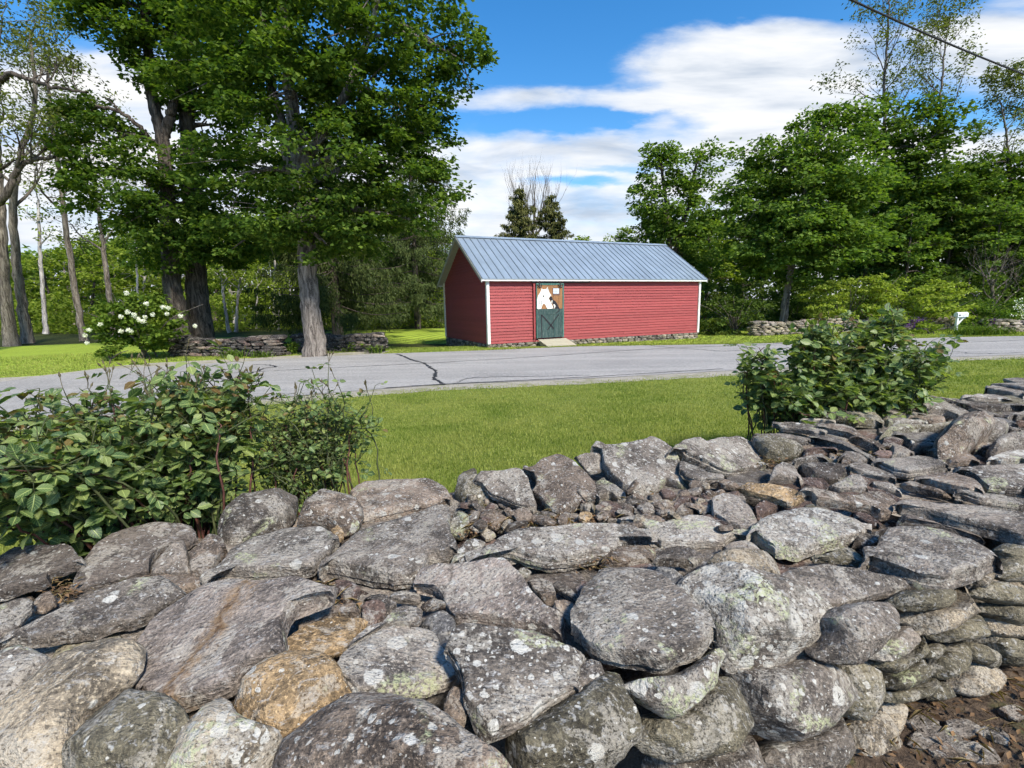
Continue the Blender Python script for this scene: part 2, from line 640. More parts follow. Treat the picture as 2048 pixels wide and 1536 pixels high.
        if stripes:
            wv = nt.new('ShaderNodeTexWave', wave_type='BANDS', bands_direction='X')
            nt.l.new(nt.mapping(v, rot=(0, 0, R(33))), wv.inputs['Vector'])
            wv.inputs['Scale'].default_value = 0.62
            wv.inputs['Distortion'].default_value = 0.6
            wv.inputs['Detail'].default_value = 1.0
            c = nt.mix(nt.math('MULTIPLY', nt.sstep(wv.outputs['Fac'], 0.35, 0.65), 0.75), c, tuple(min(1, x * 1.6) for x in hi))
        nt.l.new(c, bs.inputs['Base Color'])
        bs.inputs['Roughness'].default_value = 0.9
        bs.inputs['Specular IOR Level'].default_value = 0.1
        nt.l.new(nt.bump(f1, 0.9, 0.04), bs.inputs['Normal'])

    turf('turf', (0.15, 0.19, 0.035), (0.21, 0.25, 0.050), (0.30, 0.32, 0.09))
    turf('turf_far', (0.16, 0.215, 0.026), (0.22, 0.29, 0.036), (0.30, 0.33, 0.07), True)
    turf('woodland_floor', (0.035, 0.045, 0.014), (0.06, 0.075, 0.02), (0.10, 0.085, 0.04))

    # --- soil
    mt, nt, bs, out = new_mat('soil')
    M['soil'] = mt
    v = nt.new('ShaderNodeTexCoord').outputs['Object']
    f1 = nt.noise(v, 28.0, 6, 0.7, 0.5)
    b1 = nt.noise(v, 5.0, 4, 0.6)
    c = nt.ramp(f1, [(0.3, (0.030, 0.021, 0.015)), (0.5, (0.085, 0.058, 0.038)), (0.72, (0.19, 0.14, 0.095))])
    c = nt.mix(nt.math('MULTIPLY', nt.sstep(b1, 0.55, 0.68), 0.6), c, (0.10, 0.11, 0.035))
    nt.l.new(c, bs.inputs['Base Color'])
    nt.l.new(nt.bump(f1, 1.0, 0.03), bs.inputs['Normal'])

    # --- foliage
    def leaf(name, lo, hi, trans=0.3, rough=0.5, spec=0.35, mid=None, vein=False):
        mt, nt, bs, out = new_mat(name)
        M[name] = mt
        g = nt.new('ShaderNodeNewGeometry')
        rp = g.outputs['Random Per Island']
        if vein:
            oi = nt.new('ShaderNodeObjectInfo')
            rp = nt.math('FRACT', nt.math('ADD', rp, oi.outputs['Random']))
        stops = [(0.0, lo), (1.0, hi)] if mid is None else [(0.0, lo), (0.5, mid), (1.0, hi)]
        c = nt.ramp(rp, stops)
        if name == 'grass_blade':
            gv = nt.new('ShaderNodeTexCoord').outputs['Object']
            gn = nt.noise(gv, 0.8, 5, 0.65, 0.5)
            c = nt.mix(nt.math('MULTIPLY', nt.sstep(gn, 0.42, 0.68), 0.6), c, (0.36, 0.36, 0.11))
            c = nt.mix(nt.math('MULTIPLY', nt.sstep(gn, 0.46, 0.30), 0.5), c, (0.085, 0.150, 0.020))
        if vein:
            uv = nt.new('ShaderNodeUVMap')
            sp = nt.new('ShaderNodeSeparateXYZ')
            nt.l.new(uv.outputs[0], sp.inputs[0])
            ax = nt.math('ABSOLUTE', sp.outputs[0])
            ph = nt.math('FRACT', nt.math('MULTIPLY', nt.math('SUBTRACT', sp.outputs[1], nt.math('MULTIPLY', ax, 0.45)), 7.0))
            side = nt.math('MULTIPLY', nt.sstep(nt.math('ABSOLUTE', nt.math('SUBTRACT', ph, 0.5)), 0.14, 0.03), 0.35)
            midr = nt.sstep(ax, 0.06, 0.02)
            vm = nt.math('MAXIMUM', side, nt.math('MULTIPLY', midr, 0.7))
            c = nt.mix(vm, c, tuple(min(1, x * 2.0 + 0.02) for x in hi))
            nt.l.new(nt.bump(nt.math('SUBTRACT', 1.0, vm), 0.5, 0.004), bs.inputs['Normal'])
        nt.l.new(c, bs.inputs['Base Color'])
        bs.inputs['Roughness'].default_value = rough
        bs.inputs['Specular IOR Level'].default_value = spec
        tr = nt.new('ShaderNodeBsdfTranslucent')
        tcol = nt.mix(1.0, c, (1.5, 1.6, 0.5), 'MULTIPLY')
        nt.l.new(tcol, tr.inputs[0])
        ms = nt.new('ShaderNodeMixShader')
        ms.inputs[0].default_value = trans
        if vein:
            nt.l.new(bs.outputs[0], ms.inputs[1])
        else:
            nt.n.remove(bs)
            df = nt.new('ShaderNodeBsdfDiffuse')
            nt.l.new(c, df.inputs[0])
            nt.l.new(df.outputs[0], ms.inputs[1])
        nt.l.new(tr.outputs[0], ms.inputs[2])
        nt.l.new(ms.outputs[0], out.inputs[0])

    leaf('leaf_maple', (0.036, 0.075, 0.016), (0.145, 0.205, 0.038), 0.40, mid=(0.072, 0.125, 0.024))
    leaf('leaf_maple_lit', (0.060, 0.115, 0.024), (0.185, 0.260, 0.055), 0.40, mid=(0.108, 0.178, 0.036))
    leaf('leaf_wood', (0.105, 0.155, 0.026), (0.28, 0.34, 0.060), 0.45, mid=(0.175, 0.235, 0.038))
    leaf('leaf_dark', (0.038, 0.068, 0.018), (0.110, 0.155, 0.034), 0.3)
    leaf('leaf_sparse', (0.070, 0.095, 0.028), (0.18, 0.20, 0.06), 0.35)
    leaf('leaf_spirea', (0.16, 0.215, 0.032), (0.31, 0.37, 0.075), 0.38)
    leaf('leaf_viburnum', (0.050, 0.095, 0.016), (0.14, 0.20, 0.03), 0.28)
    leaf('needle', (0.034, 0.052, 0.020), (0.105, 0.135, 0.046), 0.15)
    leaf('needle_olive', (0.060, 0.070, 0.026), (0.18, 0.18, 0.065), 0.2)
    leaf('leaf_rose', (0.045, 0.090, 0.032), (0.235, 0.280, 0.090), 0.34, 0.42, 0.45, mid=(0.112, 0.175, 0.055), vein=True)
    leaf('leaf_rose_red', (0.10, 0.055, 0.018), (0.15, 0.12, 0.035), 0.25, 0.42, 0.4, vein=True)
    leaf('leaf_daylily', (0.045, 0.085, 0.014), (0.12, 0.18, 0.030), 0.25)
    leaf('grass_blade', (0.115, 0.160, 0.026), (0.37, 0.39, 0.120), 0.36, 0.6, 0.2, mid=(0.215, 0.265, 0.056))
    leaf('litter', (0.05, 0.032, 0.02), (0.24, 0.15, 0.08), 0.05, 0.8, 0.1, mid=(0.12, 0.075, 0.045))
    leaf('straw', (0.20, 0.15, 0.07), (0.38, 0.30, 0.16), 0.1, 0.8, 0.1)
    leaf('blossom', (0.70, 0.72, 0.60), (0.86, 0.86, 0.80), 0.2, 0.6, 0.2)
    leaf('blossom_purple', (0.06, 0.02, 0.12), (0.16, 0.07, 0.26), 0.2, 0.6, 0.2)

    # --- bark
    def bark(name, lo, hi, sc=9.0):
        mt, nt, bs, out = new_mat(name)
        M[name] = mt
        v = nt.new('ShaderNodeTexCoord').outputs['Object']
        vm = nt.mapping(v, scale=(1, 1, 0.16))
        n = nt.noise(vm, sc, 6, 0.65, 1.2)
        n2 = nt.noise(v, sc * 4, 4, 0.7)
        c = nt.ramp(n, [(0.36, tuple(x * 0.35 for x in lo)), (0.47, lo), (0.64, hi)])
        c = nt.mix(nt.math('MULTIPLY', nt.sstep(n2, 0.5, 0.7), 0.4), c, tuple(min(1, x * 1.5) for x in hi))
        nt.l.new(c, bs.inputs['Base Color'])
        bs.inputs['Roughness'].default_value = 0.95
        bs.inputs['Specular IOR Level'].default_value = 0.1
        nt.l.new(nt.bump(nt.math('ADD', n, nt.math('MULTIPLY', n2, 0.3)), 1.0, 0.09), bs.inputs['Normal'])

    bark('bark_maple', (0.15, 0.128, 0.11), (0.34, 0.30, 0.26))
    bark('bark_dark', (0.070, 0.058, 0.048), (0.17, 0.145, 0.12))
    bark('bark_locust', (0.15, 0.125, 0.10), (0.33, 0.29, 0.24))
    bark('bark_birch', (0.34, 0.31, 0.28), (0.58, 0.55, 0.50), 5)
    bark('twig', (0.13, 0.11, 0.09), (0.24, 0.21, 0.18), 20)
    flat('cane_green', (0.055, 0.065, 0.025), 0.4, 30, 0.6)
    flat('cane_red', (0.085, 0.035, 0.026), 0.45, 25, 0.55)
    flat('bud', (0.09, 0.075, 0.035), 0.4, 60, 0.6)

    # --- barn
    def paint(name, color, wear, stretch, amt=0.25, rough=0.62):
        mt, nt, bs, out = new_mat(name)
        M[name] = mt
        tc = nt.new('ShaderNodeTexCoord')
        oi = nt.new('ShaderNodeObjectInfo')
        v = nt.mapping(tc.outputs['Object'], scale=stretch)
        av = nt.new('ShaderNodeVectorMath', operation='ADD')
        nt.l.new(v, av.inputs[0])
        cmb = nt.new('ShaderNodeCombineXYZ')
        nt.l.new(nt.math('MULTIPLY', oi.outputs['Random'], 60.0), cmb.inputs[0])
        nt.l.new(nt.math('MULTIPLY', oi.outputs['Random'], 31.0), cmb.inputs[1])
        nt.l.new(cmb.outputs[0], av.inputs[1])
        n = nt.noise(av.outputs[0], 6.0, 6, 0.65, 0.3)
        n2 = nt.noise(av.outputs[0], 34.0, 4, 0.7)
        k = nt.math('MULTIPLY_ADD', oi.outputs['Random'], 0.22, 0.89)
        base = nt.new('ShaderNodeVectorMath', operation='SCALE')
        base.inputs[0].default_value = color
        nt.l.new(k, base.inputs['Scale'])
        c = nt.mix(nt.math('MULTIPLY', nt.sstep(n, 0.40, 0.75), amt), base.outputs[0], wear)
        c = nt.mix(nt.math('MULTIPLY', nt.sstep(n2, 0.52, 0.36), amt * 1.3), c, tuple(x * 0.45 for x in color))
        nt.l.new(c, bs.inputs['Base Color'])
        bs.inputs['Roughness'].default_value = rough
        nt.l.new(nt.bump(nt.math('ADD', n, n2), 0.35, 0.006), bs.inputs['Normal'])

    paint('red_paint', (0.30, 0.056, 0.056), (0.40, 0.125, 0.110), (0.5, 1, 5), 0.35)
    paint('white_paint', (0.74, 0.74, 0.70), (0.58, 0.57, 0.52), (1, 1, 1), 0.4)
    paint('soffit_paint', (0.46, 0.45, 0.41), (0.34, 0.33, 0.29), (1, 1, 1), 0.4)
    paint('brown_plank', (0.28, 0.135, 0.055), (0.40, 0.22, 0.10), (6, 1, 0.6), 0.6)
    paint('green_plank', (0.030, 0.066, 0.062), (0.17, 0.20, 0.18), (5, 1, 0.7), 0.65)
    paint('teal_trim', (0.045, 0.125, 0.105), (0.22, 0.33, 0.28), (5, 1, 0.5), 0.55)
    paint('mural_white', (0.72, 0.72, 0.66), (0.50, 0.49, 0.45), (4, 1, 0.8), 0.5)
    paint('mural_black', (0.018, 0.018, 0.022), (0.05, 0.05, 0.05), (1, 1, 1), 0.3)
    paint('mural_grey', (0.30, 0.31, 0.31), (0.4, 0.4, 0.4), (1, 1, 1), 0.3)
    paint('mural_frame', (0.13, 0.075, 0.06), (0.2, 0.12, 0.09), (1, 1, 1), 0.3)
    paint('mural_sky', (0.58, 0.64, 0.70), (0.7, 0.74, 0.76), (1, 1, 1), 0.3)
    paint('ramp_wood', (0.46, 0.42, 0.31), (0.30, 0.275, 0.20), (6, 1, 1), 0.55)
    paint('iron', (0.035, 0.03, 0.03), (0.10, 0.05, 0.03), (1, 1, 1), 0.4, 0.5)
    paint('iron_red', (0.12, 0.028, 0.03), (0.2, 0.06, 0.05), (1, 1, 1), 0.4, 0.5)
    mt, nt, bs = flat('roof_metal', (0.265, 0.325, 0.385), 0.14, 1.4, 0.45, 0.08, 0.01, (1, 0.4, 1), 0.35, 0.5)
    flat('roof_rib', (0.17, 0.21, 0.25), 0.12, 2, 0.45, 0, metal=0.3)
    flat('dark_inside', (0.02, 0.018, 0.016), 0.2, 4, 0.9)
    flat('mailbox_white', (0.72, 0.74, 0.75), 0.08, 5, 0.5)
    flat('letter_black', (0.02, 0.02, 0.022), 0.1, 5, 0.5)
    flat('cable_black', (0.025, 0.022, 0.022), 0.2, 5, 0.6)
    flat('rubble_core', (0.055, 0.048, 0.042), 0.5, 14, 0.95, 1.0, 0.05)


make_materials()


# ------------------------------------------------------------------ the setting
XS = np.concatenate([np.linspace(-60, -15, 24)[:-1], np.linspace(-15, 25, 121), np.linspace(25, 70, 24)[1:]])


def wall_near(x):
    return np.interp(x, [-9, -3, -0.5, 0.0, 0.5, 0.9, 1.2, 1.75, 5, 9, 16], [-2.4, -0.15, 0.78, 0.90, 1.06, 1.20, 1.34, 1.56, 2.85, 4.4, 7.1])


def wall_far(x):
    return np.interp(x, [-9, -3, -1.9, -1.0, 0.0, 0.9, 1.6, 2.45, 4.6, 9, 16], [-1.2, 1.15, 1.68, 2.16, 2.46, 3.0, 3.16, 3.72, 4.6, 6.4, 9.3])


def wall_mid(x):
    return 0.5 * (wall_near(x) + wall_far(x))


def build_ground():
    xs = np.concatenate([np.linspace(-400, -60, 12)[:-1], XS, np.linspace(70, 400, 12)[1:]])
    rows = [lambda x: ynear(x) - 90, lambda x: ynear(x) - 30, lambda x: ynear(x) - 12] + lerp_rows(lambda x: ynear(x) - 9, lambda x: yfar(x) + 3, 14) + \
        [lambda x: yfar(x) + 8, lambda x: yfar(x) + 16, lambda x: yfar(x) + 25, lambda x: yfar(x) + 40, lambda x: yfar(x) + 120, lambda x: yfar(x) + 600]
    sheet('ground', xs, rows, -0.05, M['woodland_floor'])
    sheet('lawn', XS, lerp_rows(wall_mid, lambda x: ynear(x) - 0.25, 22), 0.0, M['turf'])
    rng = np.random.default_rng(3)
    jag = np.interp(XS, np.linspace(-60, 70, 520), rng.normal(0, 0.06, 520))
    # verge: uneven gravel strip between the lawn and the asphalt
    sheet('verge', XS, lerp_rows(lambda x: ynear(x) - 0.72 + jag, lambda x: ynear(x) + 0.15, 4), 0.006, M['verge'])
    sheet('road', XS, lerp_rows(lambda x: ynear(x) + jag * 0.4, lambda x: yfar(x) + jag * 0.3, 12), 0.016, M['asphalt'])
    sheet('roadside_earth', XS[(XS > -30) & (XS < -4)], lerp_rows(lambda x: yfar(x) + 0.0, lambda x: yfar(x) + 1.2 + jag[(XS > -30) & (XS < -4)], 4), 0.008, M['verge'])
    sheet('far_lawn', XS, lerp_rows(lambda x: yfar(x) - 0.02, lambda x: yfar(x) + 16, 20), 0.004, M['turf_far'])
    # soil on the near side of the wall
    xs = np.linspace(-8, 14, 120)
    V = []
    for t in np.linspace(0, 1, 30):
        y = wall_near(xs) + 0.35 - t * 6
        z = 0.395 + 0.02 * np.array([mnoise.noise(Vector((a * 3, b * 3, 0))) for a, b in zip(xs, y)]) - 0.06 * np.clip(t * 3 - 0.4, 0, 1)
        V.append(np.stack([xs, y, z], -1))
    V = np.array(V)
    idx = np.arange(30 * 120).reshape(30, 120)
    q = np.stack([idx[1:, :-1], idx[1:, 1:], idx[:-1, 1:], idx[:-1, :-1]], -1).reshape(-1, 4)
    o = link('soil', mesh_np('soil', V.reshape(-1, 3), q, True), M['soil'])
    o['kind'] = 'structure'


build_ground()


def build_cracks():
    """tar-sealed cracks lie on the road as thin strips"""
    rng = np.random.default_rng(5)
    cracks = [
        ('crack', [(794, 709), (828, 722), (848, 727), (858, 736), (872, 743), (871, 752), (868, 759), (878, 765), (890, 771)], 0.075, 'jagged tar-sealed crack running across the pale road'),
        ('seam', [(300, 757), (600, 740), (846, 728), (1083, 714), (1303, 699), (1480, 692), (1600, 686)], 0.035, 'long thin tar seam along the middle of the road'),
        ('crack', [(1300, 692), (1350, 697), (1400, 700), (1440, 703), (1500, 702)], 0.045, 'short slanting crack in the road before the right rose bush'),
        ('seam', [(770, 778), (870, 771), (1010, 764), (1150, 757), (1300, 748), (1445, 739)], 0.045, 'dark tar seam along the lawn side of the road'),
        ('crack', [(915, 766), (940, 758), (1000, 755), (1100, 754), (1180, 752)], 0.03, 'thin curved crack beside the lawn side of the road'),
        ('crack', [(495, 752), (530, 738), (552, 735), (535, 731), (505, 731)], 0.05, 'bent tar crack in the road by the left rose bush'),
        ('seam', [(1870, 691), (1910, 687), (1980, 684), (2060, 681)], 0.04, 'thin tar seam in the road before the mailbox'),
        ('crack', [(1888, 702), (1920, 705), (1955, 709), (2060, 706)], 0.04, 'crack at the lawn edge of the road right of the rose bush'),
    ]
    for name, px, w, lab in cracks:
        P = curve_pts([gp(u, v) for u, v in px], 9 * len(px))
        P[:, :2] += rng.normal(0, 0.022 if name == 'crack' else 0.008, (len(P), 2))
        T = np.gradient(P[:, :2], axis=0)
        T /= np.linalg.norm(T, axis=1)[:, None] + 1e-9
        Nn = np.stack([-T[:, 1], T[:, 0]], -1)
        ww = w * (0.6 + 0.8 * rng.random(len(P)))[:, None]
        A, B = P[:, :2] + Nn * ww * 0.5, P[:, :2] - Nn * ww * 0.5
        V = np.vstack([np.column_stack([A, terrain(A[:, 0], A[:, 1]) + 0.0225]), np.column_stack([B, terrain(B[:, 0], B[:, 1]) + 0.0225])])
        n = len(P)
        q = np.array([(i, n + i, n + i + 1, i + 1) for i in range(n - 1)])
        o = link('road_' + name, mesh_np('road_' + name, V, q), M['tar'])
        tag(o, lab, 'road crack', kind='structure')


build_cracks()


# ------------------------------------------------------------------ grass
def grass_patch(name, label, X, Y, h, wid, rng, mat='grass_blade', lean=0.5, zoff=0.0):
    n = len(X)
    z = terrain(X, Y) + zoff
    a = rng.random(n) * 2 * PI
    la = rng.random(n) * 2 * PI
    hh = h * (0.55 + 0.9 * rng.random(n))
    L = lean * hh * rng.random(n)
    wd = wid * (0.6 + 0.8 * rng.random(n))
    base = np.stack([X, Y, z], -1)
    sd = np.stack([np.cos(a), np.sin(a), np.zeros(n)], -1) * wd[:, None] * 0.5
    tip = base + np.stack([np.cos(la) * L, np.sin(la) * L, hh], -1)
    V = np.stack([base - sd, base + sd, tip], 1).reshape(-1, 3)
    Fc = np.arange(3 * n).reshape(-1, 3)
    o = link(name, mesh_np(name, V, Fc), M[mat])
    return tag(o, label, 'grass', kind='stuff')


def build_grass():
    rng = np.random.default_rng(11)
    # density falls with distance so that it stays even in the picture
    N = 880000
    y = 1.6 + 13.0 * rng.random(N)
    x = (rng.random(N) * 2 - 1) * (1.12 * y + 1.0)
    d = np.hypot(x, y)
    keep = rng.random(N) < np.clip((5.0 / d) ** 1.2, 0, 1)
    keep &= (y > wall_far(x) - 0.15) & (y < ynear(x) - 0.46 + 0.10 * np.sin(2.1 * x) * np.sin(5.3 * x + 1) + rng.normal(0, 0.11, N))
    x, y = x[keep], y[keep]
    d = np.hypot(x, y)
    clump = np.array([0.75 + 0.5 * math.sin(3.1 * a + 1.3 * b) * math.sin(1.7 * b - 0.9 * a) for a, b in zip(x[:0], y[:0])])
    h = 0.025 + 0.006 * np.sin(2.3 * x + 1.1 * y) * np.sin(1.9 * y - 0.7 * x)
    grass_patch('lawn_grass', 'short mown green grass between the stone wall and the road', x, y, h, 0.0045 + 0.0010 * d, rng)
    # verges across the road
    N = 90000
    x = rng.random(N) * 42 - 18
    t = rng.random(N) ** 1.6
    y = yfar(x) + 0.02 + t * 9
    keep = (x > -4.3) | (t > 0.14)
    grass_patch('roadside_grass', 'mown green grass along the far side of the road', x[keep], y[keep], 0.05, 0.028, rng)


build_grass()

# ------------------------------------------------------------------ the near stone wall
WTOP = 0.83
TILE = {'A': (0, 1000, 2.8657), 'B': (600, 1000, 2.8657), 'C': (1300, 1000, 2.738), 'D': (880, 850, 3.4133), 'E': (1400, 740, 3.1605), 'P': (0, 0, 1.0)}
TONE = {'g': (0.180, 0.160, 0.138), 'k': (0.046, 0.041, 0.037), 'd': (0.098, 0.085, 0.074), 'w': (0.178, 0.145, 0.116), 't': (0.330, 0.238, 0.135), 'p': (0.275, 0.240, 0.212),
        'o': (0.150, 0.137, 0.098), 'r': (0.128, 0.092, 0.078), 'b': (0.128, 0.128, 0.128), 'c': (0.290, 0.250, 0.188), 's': (0.232, 0.212, 0.186)}  # tone d on the two left-back slabs paints in the bush's shade
